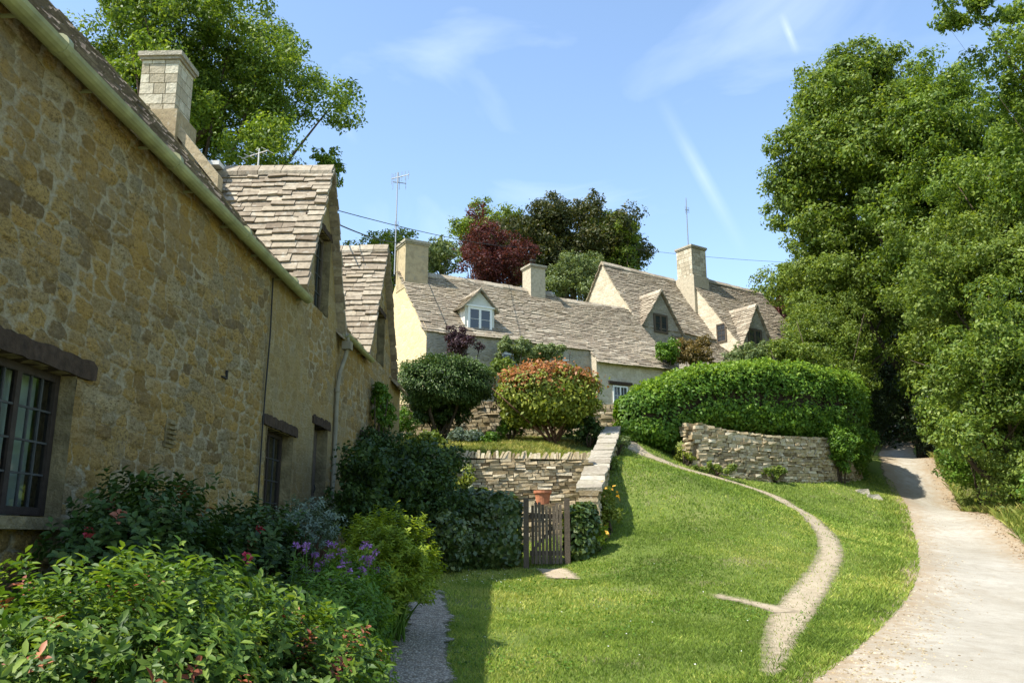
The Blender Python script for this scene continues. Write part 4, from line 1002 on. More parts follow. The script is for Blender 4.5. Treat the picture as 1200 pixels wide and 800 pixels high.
# ================================================================== aerials and wires
def aerial(name, label, base, h, els, mat='metal', boom=.6, yaw=.6, rad=.018):
    o = thing(name, base, label, 'tv aerial'); mb = MB(); b = Vector(base); mb.tube([b, b + U3 * h], [rad * 1.3, rad], 6); mb.build('mast', M[mat], o)
    for (z, bl, yw, n, el) in els:
        m = MB(); d = Vector((math.cos(yw), math.sin(yw), 0)); s = Vector((-d.y, d.x, 0)); c = b + U3 * z; m.tube([c - d * bl * .35, c + d * bl * .65], rad * .8, 5)
        for k in range(n):
            p = c + d * bl * (-.33 + .95 * k / max(1, n - 1)); ax = s if el > 0 else U3; e = abs(el) * (1 - .3 * k / max(1, n)); m.tube([p - ax * e, p + ax * e], rad * .55, 4)
        m.build('antenna', M[mat], o)
    return o
b1 = PM(-.12, H2 + .2, r2 - .2); b1 = Vector((at(463, 300, b1.y).x, b1.y, r2 - .1))
aerial('tv_aerial', 'tall thin aerial mast with small array, beside the chimney of the ochre gable', b1, 3.95, [(3.75, .8, -.5, 6, -.22), (3.55, .5, .3, 3, -.3), (1.9, .12, .4, 2, -.15)], rad=.022)
b2 = P4(.2, h4, zr4 + 1.3)
aerial('tv_aerial', 'slim aerial pole on top of the tall square chimney on the hill', b2, 2.6, [(2.0, .22, .5, 3, -.18)], rad=.02)
b3 = PL(12.9, 1.15, 7.45)
aerial('tv_aerial', 'small pale aerial on the ridge of the nearest stone gable', b3, .38, [(.3, .6, 2.6, 5, .13)], mat='pale_metal', rad=.012)
def wire(label, a, b, sag, rad=.012):
    a, b = Vector(a), Vector(b); mb = MB(); n = 16; mb.tube([a.lerp(b, k / n) - U3 * sag * 4 * (k / n) * (1 - k / n) for k in range(n + 1)], rad, 5)
    o = mb.build('overhead_wire', M['cable'], None, loc=tuple(a)); tag(o, label, 'cable', 'overhead wires'); return o
wire('thick dark wire from the left gable to the chimney with the tall mast', at(386, 258, 17), at(474, 285, 29), .12, .016)
wire('thin upper wire running from the left gable toward the copper coloured tree', at(386, 244, 17), at(640, 290, 46), .3, .010)
wire('thin wire across the sky right of the tall square chimney', at(745, 292, 46), at(960, 309, 44), .12, .010)

# ================================================================== garden terrace and walls
def zt(x, y): return 3.25 + (y - 18) * .17
CW = [at(690, 572, 15.4), at(694, 559, 16.4), at(702, 538, 18.6), at(710, 519, 20.8), at(717, 500, 23.2)]
TX = [(-4.2, 18.0), (1.95, 18.0), (2.1, 19.0), (2.45, 21.0), (2.75, 23.4), (2.9, 25.2), (-4.5, 25.2)]
gxx = np.linspace(-4.4, 2.9, 60); gyy = np.linspace(18, 26, 66)
def xedge(y): return np.interp(y, [18, 18.6, 20.8, 23.2, 26], [CW[2].x - .28, CW[2].x - .2, CW[3].x - .15, CW[4].x - .12, 2.9])
def zter(x, y): return zt(x, y) - .34 * np.clip((x - (xedge(y) - 1.5)) / 1.2, 0, 1) * np.clip((23.4 - y) / 1.0, .2, 1)
AX = np.linspace(0, 1, 60)[:, None]; YY = np.broadcast_to(gyy[None], (60, 66)); XX = -4.6 + AX * (xedge(YY) + 4.6); ZZ = zter(XX, YY) + .06 * (fbm(XX, YY, 4) - .5)
tag(np_mesh('garden_terrace', np.stack([XX, YY, ZZ], -1).reshape(-1, 3), grid_faces(60, 66), M['turf'], smooth=True), kind='structure')
AX = np.linspace(0, 1, 40)[:, None]; yy2 = np.linspace(25.0, 40, 50); YY = np.broadcast_to(yy2[None], (40, 50)); XX = -14 + AX * (3.4 + 14) + 0 * YY; ZZ = 5.15 + .0 * XX + (YY - 25) * .05 + .1 * (fbm(XX, YY, 14) - .5)
ZZ = ZZ + 1.2*np.clip((-5 - XX) / 6, 0, 1)
tag(np_mesh('upper_garden', np.stack([XX, YY, ZZ], -1).reshape(-1, 3), grid_faces(40, 50), M['turf'], smooth=True), kind='structure')
stone_wall('retaining_wall', 'lower garden retaining wall of thin courses topped with upright stones, behind the wooden gate', [(-4.6, 18, 1.5), (-1.5, 18, 1.5), (CW[2].x - .35, 18.0, 1.6)], [1.70, 1.74, 1.60], .4, course=(.045, .08), wr=(.10, .34), seed=3, cock=True)
g_ = [1.0, 1.1, 1.35, 1.6, 1.9]
stone_wall('sloping_wall', 'garden wall climbing the lawn edge under broad pale flat coping stones', [(p.x, p.y, g1(p.x, p.y) - .25) for p in CW], [p.z - .07 - (g1(p.x, p.y) - .25) for p in CW], .36, seed=4, flatcap=(.245, .075), capmat='coping')
zt1 = at(600, 462, 25).z
stone_wall('retaining_wall', 'upper garden retaining wall in the shade behind the two round bushes', [(-4.6, 25.1, 4.2), (0, 25.0, 4.2), (3.1, 24.9, 4.3)], [1.25, 1.35, 1.15], .4, seed=5, course=(.07, .14), wr=(.15, .4))
HW = [at(806, 540, 23.6), at(812, 541, 23.5), at(850, 552, 23.8), at(900, 560, 24.3), at(950, 565, 25.0), at(985, 566, 26.0), at(1003, 566, 27.6)]
HW = [Vector((p.x, p.y, g1(p.x, p.y) - .05)) for p in HW]
stone_wall('curved_wall', 'curved dry stone wall of weathered blocks below the big clipped hedge', [tuple(p) for p in HW], [1.22, 1.25, 1.28, 1.3, 1.3, 1.25, 1.2], .42, seed=6, course=(.05, .12), wr=(.09, .32), jit=.03)
# loose stones at the lane corner
for k, (px, py, Y, lab) in enumerate([(1010, 577, 24, 'flat pale stone in the grass at the lane corner, farther of two'), (1024, 583, 23.4, 'flat pale stone in the grass at the lane corner, nearer of two')]):
    p = hit(px, py); me = MB(); rs = random.Random(k); j = lambda: rs.uniform(-.05, .05); a, b, h = .19, .12, .08
    me.hexa([(p.x - a + j(), p.y - b + j(), p.z - .08), (p.x + a + j(), p.y - b + j(), p.z - .08), (p.x + a + j(), p.y + b + j(), p.z - .08), (p.x - a + j(), p.y + b + j(), p.z - .08), (p.x - a * .8 + j(), p.y - b * .8, p.z + h), (p.x + a * .8 + j(), p.y - b * .8, p.z + h + j() * .4), (p.x + a * .8, p.y + b * .8 + j(), p.z + h), (p.x - a * .8, p.y + b * .8, p.z + h + j() * .4)], .7)
    tag(me.build('loose_stone', M['coping'], None, loc=tuple(p)), lab, 'stone', 'loose stones by the lane')

# ---- gate
gp = hit(640, 664); YG = gp.y; gL, gR = at(621, 660, YG).x, at(661, 660, YG).x; zg = gp.z
ga = thing('wooden_gate', (gL, YG, zg), 'small weathered picket gate standing between two ivy hedges', 'gate')
mb = MB(); rs = random.Random(9)
n = 9
for k in range(n):
    x = gL + .05 + (gR - gL - .1) * k / (n - 1); h = 1.0 + rs.uniform(-.03, .03) + .03 * math.sin(k); o_ = MB(); w = .023
    ax = rs.uniform(-.006, .006)
    o_.hexa([(x - w, YG - .012, zg + .05), (x + w, YG - .012, zg + .05), (x + w, YG + .012, zg + .05), (x - w, YG + .012, zg + .05), (x - w + ax, YG - .012, zg + h), (x + w + ax, YG - .012, zg + h), (x + w + ax, YG + .012, zg + h), (x - w + ax, YG + .012, zg + h)], rs.random()); o_.build('picket', M['greywood'], ga)
for z in (.22, .82): mb.box(((gL + gR) / 2, YG + .03, zg + z), (((gR - gL) / 2), 0, 0), (0, .016, 0), (0, 0, .04), .3)
mb.box(((gL + gR) / 2, YG + .03, zg + .52), (((gR - gL) / 2 - .03), 0, .28), (0, .012, 0), (0, 0, .035), .2); mb.build('rail', M['greywood'], ga)
for x in (gL - .06, gR + .06):
    o_ = MB(); o_.box((x, YG + .02, zg + .5), (.045, 0, 0), (0, .045, 0), (0, 0, .62), .4); o_.build('gate_post', M['greywood'], ga)
# brick pier end + pot behind the gate
mb = MB(); pc = at(636, 592, 16.6)
prof = [(0, .11), (.02, .12), (.16, .14), (.22, .155), (.23, .175), (.28, .175), (.28, .14), (.25, .13)]
i0 = 0; seg = 18
for (z, r_) in prof:
    for k in range(seg): a = 2 * math.pi * k / seg; mb.v.append((pc.x + r_ * math.cos(a), pc.y + r_ * math.sin(a), pc.z + z))
for q in range(len(prof) - 1):
    for k in range(seg): a = q * seg + k; b = q * seg + (k + 1) % seg; mb.f.append((a, b, b + seg, a + seg)); mb.t.append(.5)
mb.f.append(tuple(range(seg))[::-1]); mb.t.append(.5); mb.f.append(tuple(range((len(prof) - 1) * seg, len(prof) * seg))); mb.t.append(.5)
po = mb.build('terracotta_pot', M['terracotta'], None, loc=tuple(pc)); tag(po, 'red terracotta pot on the low wall behind the gate', 'pot')
stone_wall('low_wall', 'short low stone wall behind the gate carrying the terracotta pot', [(at(608, 600, 16.7).x, 16.7, 1.35), (at(684, 600, 16.7).x, 16.7, 1.45)], [at(633, 588, 16.6).z - 1.35 - .01, at(633, 588, 16.6).z - 1.45 - .01], .5, seed=12, mat='drystone')
# ================================================================== hedges
def hedge(name, label, path, hw, n, lsize, mat, seed, core='lf_dark', cat='hedge', lump=.10, aspect=.6, round_=3.0, shell=.3, top_fuzz=0):
    """path: (x, y, zbottom, ztop); clipped hedge of rounded section"""
    r = np.random.default_rng(seed); Q = np.array(path, float); S = np.concatenate([[0], np.cumsum(np.hypot(*np.diff(Q[:, :2], axis=0).T))])
    root = thing(name, (Q[0, 0], Q[0, 1], Q[0, 2]), label, cat)
    def ev(s):
        o = np.stack([np.interp(s, S, Q[:, k]) for k in range(4)], -1); e = .05
        d = np.stack([np.interp(s + e, S, Q[:, k]) - np.interp(s - e, S, Q[:, k]) for k in range(2)], -1); d /= np.linalg.norm(d, axis=1, keepdims=True)
        return o, d
    def surf(s, a, k, lumps=True):
        o, d = ev(np.clip(s, 0, S[-1])); nn = np.stack([-d[:, 1], d[:, 0]], -1); ca, sa = np.cos(a), np.sin(a)
        cx = np.sign(ca) * np.abs(ca) ** (2 / round_); cz = np.sign(sa) * np.abs(sa) ** (2 / round_)
        end = np.minimum(np.clip((s + hw * .7) / hw, 0, 1), np.clip((S[-1] - s + hw * .7) / hw, 0, 1)); ef = np.sqrt(np.clip(1 - (1 - end) ** 2, 0, 1))
        lm = 1 + (lump * (fbm(s * 1.3, a * 1.5 + 7, seed) - .5) * 2 + lump * .8 * (fbm(s * 4, a * 4 + 3, seed + 2) - .5) * 2 if lumps else 0)
        w = hw * k * ef * lm; h = (o[:, 3] - o[:, 2]) / 2; zc = (o[:, 3] + o[:, 2]) / 2
        ov = np.clip(s, None, 0) + np.clip(s - S[-1], 0, None)
        X = o[:, 0] + nn[:, 0] * cx * w + d[:, 0] * ov; Y = o[:, 1] + nn[:, 1] * cx * w + d[:, 1] * ov; Z = zc + cz * h * k * (.55 + .45 * ef) * (1 + (lm - 1) * .6)
        N = np.stack([nn[:, 0] * cx + d[:, 0] * ov * 1.5, nn[:, 1] * cx + d[:, 1] * ov * 1.5, cz * 1.0], -1)
        return np.stack([X, Y, Z], -1), N
    s = r.uniform(-hw * .7, S[-1] + hw * .7, n); a = r.uniform(0, 2 * math.pi, n); k = 1 - shell * r.random(n) ** 1.6 + .02 * r.normal(size=n)
    P, N = surf(s, a, k); N = N + r.normal(size=P.shape) * .5 + np.array([0, 0, .3])
    if top_fuzz:
        m = top_fuzz; s = r.uniform(0, S[-1], m); a = np.abs(r.normal(0, .32, m)) * r.choice([-1, 1], m) * math.pi * .5 + math.pi / 2; P2, N2 = surf(s, a, np.ones(m)); P2[:, 2] += r.random(m) ** 2.5 * .22; leaves('young_shoots', P2, N2 + r.normal(size=P2.shape) * .8, lsize * .95, M['lf_vivid'], root, aspect, seed + 1, droop=-.1)
    leaves('foliage', P, N, lsize, M[mat], root, aspect, seed)
    ns, na = 40, 16; ss, aa = np.meshgrid(np.linspace(-hw * .3, S[-1] + hw * .3, ns), np.linspace(0, 2 * math.pi, na), indexing='ij')
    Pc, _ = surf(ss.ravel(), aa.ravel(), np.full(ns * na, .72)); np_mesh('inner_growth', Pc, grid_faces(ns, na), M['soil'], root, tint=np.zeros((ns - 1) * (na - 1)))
    return root
def pz(px, py, Y): p = at(px, py, Y); return p.x, p.y, p.z
hp = []
for px, Y, top, bot in [(748, 24.0, 461, None), (772, 24.3, 447, None), (812, 24.6, 438, 501), (870, 25.0, 433, 507), (925, 25.6, 434, 513), (955, 26.2, 438, 516), (976, 27.2, 444, None), (984, 29.5, 454, None)]:
    p = at(px, top, Y); hp.append((p.x, Y, (at(px, bot, Y).z if bot else g1(p.x, Y) - .05), p.z))
hedge('clipped_hedge', 'big rounded bright green clipped hedge above the curved stone wall', hp, .92, 90000, .10, 'lf_hedge', 41, top_fuzz=20000, lump=.2, round_=3.6, shell=.38)
c = pz(980, 524, 25.5); shrub('ivy_growth', 'dark ivy growth hanging over the right end of the curved wall', c, (.62, .6, 1.25), 15000, .08, M['lf_hedge'], 44, base=(c[0], c[1], g1(c[0], c[1])), ncl=36, cat='climbing plant')
c = pz(1003, 530, 27.2); shrub('ivy_growth', 'dark leafy growth at the lane corner behind the curved wall end', c, (.6, 1.0, 1.2), 12000, .08, M['lf_hedge'], 45, base=(c[0], c[1], g1(c[0], c[1])), ncl=36, cat='climbing plant')
yi = YG + .15
hedge('ivy_hedge', 'dark glossy ivy hedge left of the wooden gate, wider of the two', [(at(512, 600, yi).x + .1, yi + .1, g1(-1, yi), 2.35), (at(560, 600, yi).x, yi, g1(-.5, yi), 2.42), (gL - .42, yi, zg, 2.38)], .36, 14000, .085, 'lf_ivy', 42, lump=.2, aspect=.85)
hedge('ivy_hedge', 'narrow ivy clump right of the wooden gate at the foot of the sloping wall', [(gR + .22, yi + .05, zg, 2.15), (at(688, 600, yi).x, yi + .25, zg + .1, 2.2)], .24, 4200, .085, 'lf_ivy', 43, lump=.2, aspect=.85)

# ================================================================== garden shrubs
c = pz(521, 448, 23.3); c = (c[0], c[1], c[2])
shrub('round_shrub', 'dark green clipped round shrub in front of the ochre gable cottage', c, (1.34, 1.05, .70), 22000, .09, M['lf_box'], 51, smooth_shape=True, base=(c[0] - .1, c[1], zt(c[0], c[1])), nstems=4, stem_r=.05)
shrub('shrub', 'lower dark growth hanging under the round green shrub', (c[0] - .15, c[1] + .35, c[2] - .85), (1.15, .6, .75), 11000, .08, M['lf_dark'], 52, base=(c[0] - .3, c[1] + .2, zt(c[0], c[1])))
c = pz(642, 463, 22.8); base = pz(650, 517, 22.6)
def redtop(P, r, zc=c[2]): return (P[:, 2] - zc) / .8 + r.normal(size=len(P)) * .38 > .42
def ph(P, r, zc=c[2]): return (P[:, 2] - zc) / .8 + r.normal(size=len(P)) * .34 + .5 * (fbm(P[:, 0] * 2.5, P[:, 1] * 2.5, 5) - .5) > .46
shrub('red_topped_shrub', 'rounded shrub with orange red top and open stems, on the terrace', c, (1.38, 1.1, .86), 19000, .105, M['lf_yellow'], 53, smooth_shape=True, base=(base[0], base[1], zt(base[0], base[1])), nstems=11, stem='redbark', stem_r=.035, shell=.38, extra=(M['lf_orange'], ph))
c = pz(541, 403, 26.6); shrub('purple_shrub', 'dark purple leaved shrub under the white dormer window', c, (.75, .6, .5), 6500, .07, M['lf_purple'], 54, base=(c[0], c[1], 5.1), ncl=30)
for k, (px, py, Y, rx, rz_, lab) in enumerate([(600, 412, 27.6, .75, .55, 'grey green climber on the cottage wall right of the purple shrub'), (640, 415, 28.6, .95, .5, 'grey green climber under the long eave, rightmost of the wall climbers'), (588, 432, 26.4, .5, .4, 'low yellow green shrub between purple shrub and climbers')]):
    c = pz(px, py, Y); shrub('climber', lab, c, (rx, .4, rz_), 6000, .07, M['lf_grey' if k < 2 else 'lf_light'], 60 + k, base=(c[0], c[1] + .2, 5.2), ncl=26, cat='climbing plant' if k < 2 else 'shrub')
c = pz(700, 412, 30.2); 
# small plants on the terrace
spots = [(500, 520, 21.5, .55, .35, 'lf_light', 'pale leafy plant at the left of the terrace, below the round shrub'), (545, 512, 22.3, .5, .3, 'lf_blue', 'small grey leaved plant below the round green shrub'), (597, 500, 23.2, .42, .42, 'lf_hedge', 'green leafy plant between round shrub and red topped shrub'),
         (570, 518, 22.2, .4, .25, 'lf_hedge', 'low green plant left of the red topped shrub stems'), (690, 505, 22.6, .5, .35, 'lf_dark', 'dark low plant right of the red topped shrub stems'), (470, 500, 22.5, .5, .5, 'lf_hedge', 'leafy plant beside the far end of the left cottages'),
         (516, 545, 18.0, .5, .42, 'lf_light', 'yellow green plant hanging over the left end of the lower garden wall'), (545, 575, 16.6, .45, .5, 'lf_yellow', 'bushy yellow green plant in front of the lower garden wall'), (490, 560, 17.2, .6, .6, 'lf_hedge', 'mid green shrub at the left end of the lower garden wall')]
for k, (px, py, Y, rx, rz_, m, lab) in enumerate(spots):
    c = pz(px, py, Y); bz = zt(c[0], c[1]) if Y > 18 else g1(c[0], c[1]); shrub('leafy_plant', lab, c, (rx, rx * .8, rz_), 3200, .065, M[m], 70 + k, base=(c[0], c[1], min(bz, c[2] - rz_ * .7)), ncl=22, cat='plant', group='plants on the garden terrace', droop=.0)
def flowers(label, P, size, mat, name='flower', parent=None, kind=None, cat=None, seed=0):
    pass
# climber on the cottage
c = pz(434, 478, 17.3); shrub('wall_climber', 'loose green climber on the wall of the far end cottage', (PL(17.2, -.25, c[2]).x, 17.2, c[2]), (.25, .75, .75), 3200, .07, M['lf_hedge'], 90, base=(PL(17.2, -.1, 2).x, 17.2, 2.0), ncl=20, cat='climbing plant')
# dark shrubs beneath the row
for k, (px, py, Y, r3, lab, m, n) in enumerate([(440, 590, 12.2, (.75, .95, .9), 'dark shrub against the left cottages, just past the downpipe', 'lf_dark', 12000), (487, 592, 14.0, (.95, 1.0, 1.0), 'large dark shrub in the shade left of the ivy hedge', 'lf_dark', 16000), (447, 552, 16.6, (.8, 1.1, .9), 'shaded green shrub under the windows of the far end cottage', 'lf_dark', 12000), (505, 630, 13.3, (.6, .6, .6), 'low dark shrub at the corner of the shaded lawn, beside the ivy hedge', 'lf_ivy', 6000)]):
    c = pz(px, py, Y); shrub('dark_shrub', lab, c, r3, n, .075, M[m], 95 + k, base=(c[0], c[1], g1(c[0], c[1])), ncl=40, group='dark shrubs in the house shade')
# plants along the sloping wall
for k, (px, py, Y, r3, lab, m) in enumerate([(722, 520, 22.0, (.3, .5, .4), 'small plant at the top of the sloping wall', 'lf_grey'), (716, 548, 19.5, (.22, .5, .3), 'thin plant against the middle of the sloping wall', 'lf_light'), (708, 590, 16.0, (.30, .4, .42), 'leafy plant with yellow flowers at the lower end of the sloping wall', 'lf_yellow'), (697, 625, 15.0, (.25, .3, .2), 'low bright green plant right of the narrow ivy clump', 'lf_euph')]):
    c = pz(px, py, Y); o = shrub('border_plant', lab, c, r3, 2600, .06, M[m], 105 + k, base=(c[0], c[1], g1(c[0], c[1])), ncl=16, cat='plant', group='plants along the sloping wall')
    if k >= 2:
        r = np.random.default_rng(k); P, N = blob(c, np.array(r3) * 1.02, 60, r, .05); up = P[:, 2] > c[2] - .05; P, N = P[up], N[up]
        leaves('flowers', P, N, .055, M['fl_orange'], o, .9, k)
c = pz(803, 535, 23.4)
shrub('border_plant', 'yellow green plant at the left foot of the curved wall', (c[0], c[1], c[2] + .05), (.35, .3, .35), 2500, .07, M['lf_yellow'], 115, base=(c[0], c[1], g1(c[0], c[1])), ncl=16, cat='plant', group='plants at the curved wall')
for k, (px, lab) in enumerate([(838, 'tuft of weeds at the foot of the curved wall, left one'), (905, 'tuft of weeds at the foot of the curved wall, right one')]):
    p = hit(px, 556 + k * 6); shrub('weed_tuft', lab, (p.x, p.y - .25, p.z + .15), (.7, .2, .2), 1800, .07, M['lf_light'], 120 + k, base=(p.x, p.y - .2, p.z), ncl=18, cat='weeds', group='plants at the curved wall')

# creeper and greens by the hillside cottages
c = pz(810, 412, 31.6); shrub('brown_creeper', 'rusty brown creeper mound on the lean-to roof', c, (.95, .7, .62), 9000, .075, leaf_mat('leaf_rust', (.05, .045, .012), (.13, .10, .025), (.24, .16, .05), .25), 130, base=(c[0], c[1], 6), ncl=30, cat='climbing plant')
for k, (px, py, Y, r3, m, lab) in enumerate([(782, 412, 31.0, (.4, .5, .6), 'lf_hedge', 'bright green shrub left of the brown creeper'), (880, 418, 31, (1.1, .9, .65), 'lf_grey', 'grey green shrub behind the big hedge, below the farthest gable'), (935, 416, 30.5, (1.3, 1.0, .7), 'lf_light', 'light green shrub behind the right half of the big hedge'),
                                             (968, 385, 33, (1.7, 1.5, 1.6), 'lf_light', 'yellow green bushy growth right of the farthest cottage'), (935, 345, 44, (2.4, 2, 1.6), 'lf_broad', 'green bush behind the farthest cottage roof'), (990, 440, 32.5, (1.3, 1.5, 1.8), 'lf_broad', 'dense green shrub at the left side of the lane tunnel')]):
    c = pz(px, py, Y); shrub('hillside_shrub', lab, c, r3, int(5000 * r3[0] * r3[2] + 3000), .09 if Y < 40 else .14, M[m], 140 + k, base=(c[0], c[1], g1(c[0], c[1])), ncl=34, group='shrubs by the hillside cottages')
c = pz(918, 362, 41); shrub('red_shrub', 'dark red leaved shrub showing beside the farthest roof', c, (1.0, .9, .75), 4200, .1, M['lf_maple'], 150, base=(c[0], c[1], g1(c[0], c[1])), ncl=24)

# ================================================================== trees
def T(label, px, py, Y, rad, ncl, clr, n, ls, mat, seed, bx=None, name='tree', gz_=None, **k):
    c = pz(px, py, Y); b = (c[0] + (bx or 0), c[1], gz_ if gz_ is not None else g1(c[0] + (bx or 0), c[1]) - .1)
    return tree(name, label, b, c, rad, int(ncl * 1.15), clr, int(n * 1.35), ls * .88, M[mat], seed, **k)
T('tall feathery ash tree rising behind the left cottages', 218, 100, 35, (7.5, 5.6, 6.6), 110, 1.35, 95000, .2, 'lf_ash', 201, name='ash_tree', trunk_r=.45, gz_=5.5, fill=.35, nb=26, aspect=.5, irregular=.14)
T('thin side spray of ash leaves right of the big ash tree', 384, 205, 35.5, (.8, .9, 1.6), 18, .34, 1300, .2, 'lf_ash', 202, name='ash_tree', trunk_r=.07, gz_=5.5, nb=6, aspect=.5)
T('small green tree seen between the left gables and the ochre chimney', 452, 318, 38, (1.8, 2, 2.2), 24, .8, 9000, .17, 'lf_light', 203, trunk_r=.15)
T('green tree just behind the right side of the ochre chimney', 505, 305, 40, (1.5, 1.5, 1.1), 18, .6, 5000, .17, 'lf_grey', 204, trunk_r=.12)
T('bright green tree top behind the copper tree', 575, 278, 52, (3.2, 2.5, 2.6), 30, .95, 12000, .2, 'lf_light', 205, trunk_r=.2)
T('copper red leaved tree behind the long cottage roof', 572, 304, 44, (2.3, 2.4, 2.1), 60, .6, 18000, .15, 'lf_maple', 206, bottom=-1, irregular=.3, name='copper_tree', trunk_r=.2, fill=.2)
T('large dark bronze green tree above the long cottage roof', 668, 296, 50, (5.0, 4.2, 3.6), 110, 1.1, 56000, .2, 'lf_bronze', 207, bottom=-1, name='beech_tree', trunk_r=.35, fill=.25)
T('blue green edge tree on the right of the bronze tree', 725, 290, 49, (2.0, 2, 2.6), 26, .8, 9000, .19, 'lf_broad', 208, bottom=-1, trunk_r=.2)
T('pale grey green tree in front of the bronze tree, above the roof', 680, 325, 42, (1.75, 1.6, 1.7), 30, .55, 11000, .13, 'lf_grey', 209, bottom=-1, name='willow_tree', trunk_r=.12)
# the wooded right side
T('very tall broad green tree on the far side of the lane tunnel', 1010, 195, 36, (4.1, 4.5, 6.6), 135, 1.15, 110000, .19, 'lf_broad', 211, trunk_r=.4, bx=1.6, irregular=.12, fill=.22)
T('second tall tree right of the broadest one', 1105, 230, 33, (3.8, 4.0, 6.2), 110, 1.1, 84000, .17, 'lf_ash', 212, trunk_r=.35, bx=1.5)
T('tall lighter green tree at the right edge of the picture', 1200, 275, 28, (3.0, 3.4, 5.4), 70, 1.0, 50000, .15, 'lf_ash', 213, trunk_r=.3, bx=2)
T('yellow green hazel like tree low over the right verge', 1130, 330, 27, (2.9, 2.6, 2.8), 60, .8, 36000, .13, 'lf_light', 214, trunk_r=.18, bx=1.6, stems=3)
T('leafy tree leaning over the right verge, nearest of the right trees', 1175, 450, 23, (2.3, 2.3, 2.6), 66, .7, 44000, .12, 'lf_broad', 215, trunk_r=.15, bx=1.4, stems=3)
T('dark tree making the right side of the lane tunnel', 1128, 425, 33, (2.3, 3.0, 3.6), 55, .95, 32000, .15, 'lf_broad', 216, trunk_r=.2, bx=1.6)
T('tree arching over the lane at the tunnel', 1030, 352, 37, (3.6, 3.4, 2.8), 50, 1.0, 24000, .17, 'lf_broad', 217, trunk_r=.2, bx=-3.4)
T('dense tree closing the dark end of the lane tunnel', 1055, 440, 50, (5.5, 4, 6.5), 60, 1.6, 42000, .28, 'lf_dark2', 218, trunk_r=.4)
T('tree with leaves coloured dark for shade, leaning over the lane inside the tunnel', 1045, 430, 43, (3.6, 2.5, 3.2), 46, 1.1, 26000, .2, 'lf_dark2', 222, trunk_r=.2, bx=3.2)
T('green tree left of the lane tunnel, beyond the big hedge', 972, 345, 36, (2.7, 2.8, 3.2), 60, .9, 32000, .15, 'lf_light', 219, trunk_r=.2)
T('tall ash tree at the top right corner with an overhanging branch', 1250, 80, 24, (2.3, 2.6, 3.4), 50, .8, 20000, .15, 'lf_ash', 220, name='ash_tree', trunk_r=.28, bx=4, fill=.3, nb=5)
T('light overhanging spray of leaves at the top right', 1140, 8, 24, (1.6, 1.0, .55), 14, .34, 2200, .15, 'lf_ash', 221, name='ash_tree', trunk_r=.05, bx=7, nb=3, fill=.4)
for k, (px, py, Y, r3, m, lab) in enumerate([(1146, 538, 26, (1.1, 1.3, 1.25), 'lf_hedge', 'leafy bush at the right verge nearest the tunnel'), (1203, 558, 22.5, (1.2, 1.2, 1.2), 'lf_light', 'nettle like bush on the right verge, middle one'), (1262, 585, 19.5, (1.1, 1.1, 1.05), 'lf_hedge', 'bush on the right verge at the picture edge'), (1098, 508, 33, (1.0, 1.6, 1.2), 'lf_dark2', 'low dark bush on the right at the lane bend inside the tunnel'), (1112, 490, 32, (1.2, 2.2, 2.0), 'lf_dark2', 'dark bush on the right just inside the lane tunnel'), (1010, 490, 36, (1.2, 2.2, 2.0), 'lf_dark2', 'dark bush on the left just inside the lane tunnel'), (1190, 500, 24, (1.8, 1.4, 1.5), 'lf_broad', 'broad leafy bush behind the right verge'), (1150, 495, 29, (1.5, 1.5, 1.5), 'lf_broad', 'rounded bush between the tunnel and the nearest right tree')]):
    c = pz(px, py, Y); shrub('verge_bush', lab, c, r3, int(7000 * r3[0]), .095, M[m], 160 + k, base=(c[0], c[1], g1(c[0], c[1])), ncl=40, group='bushes along the lane')

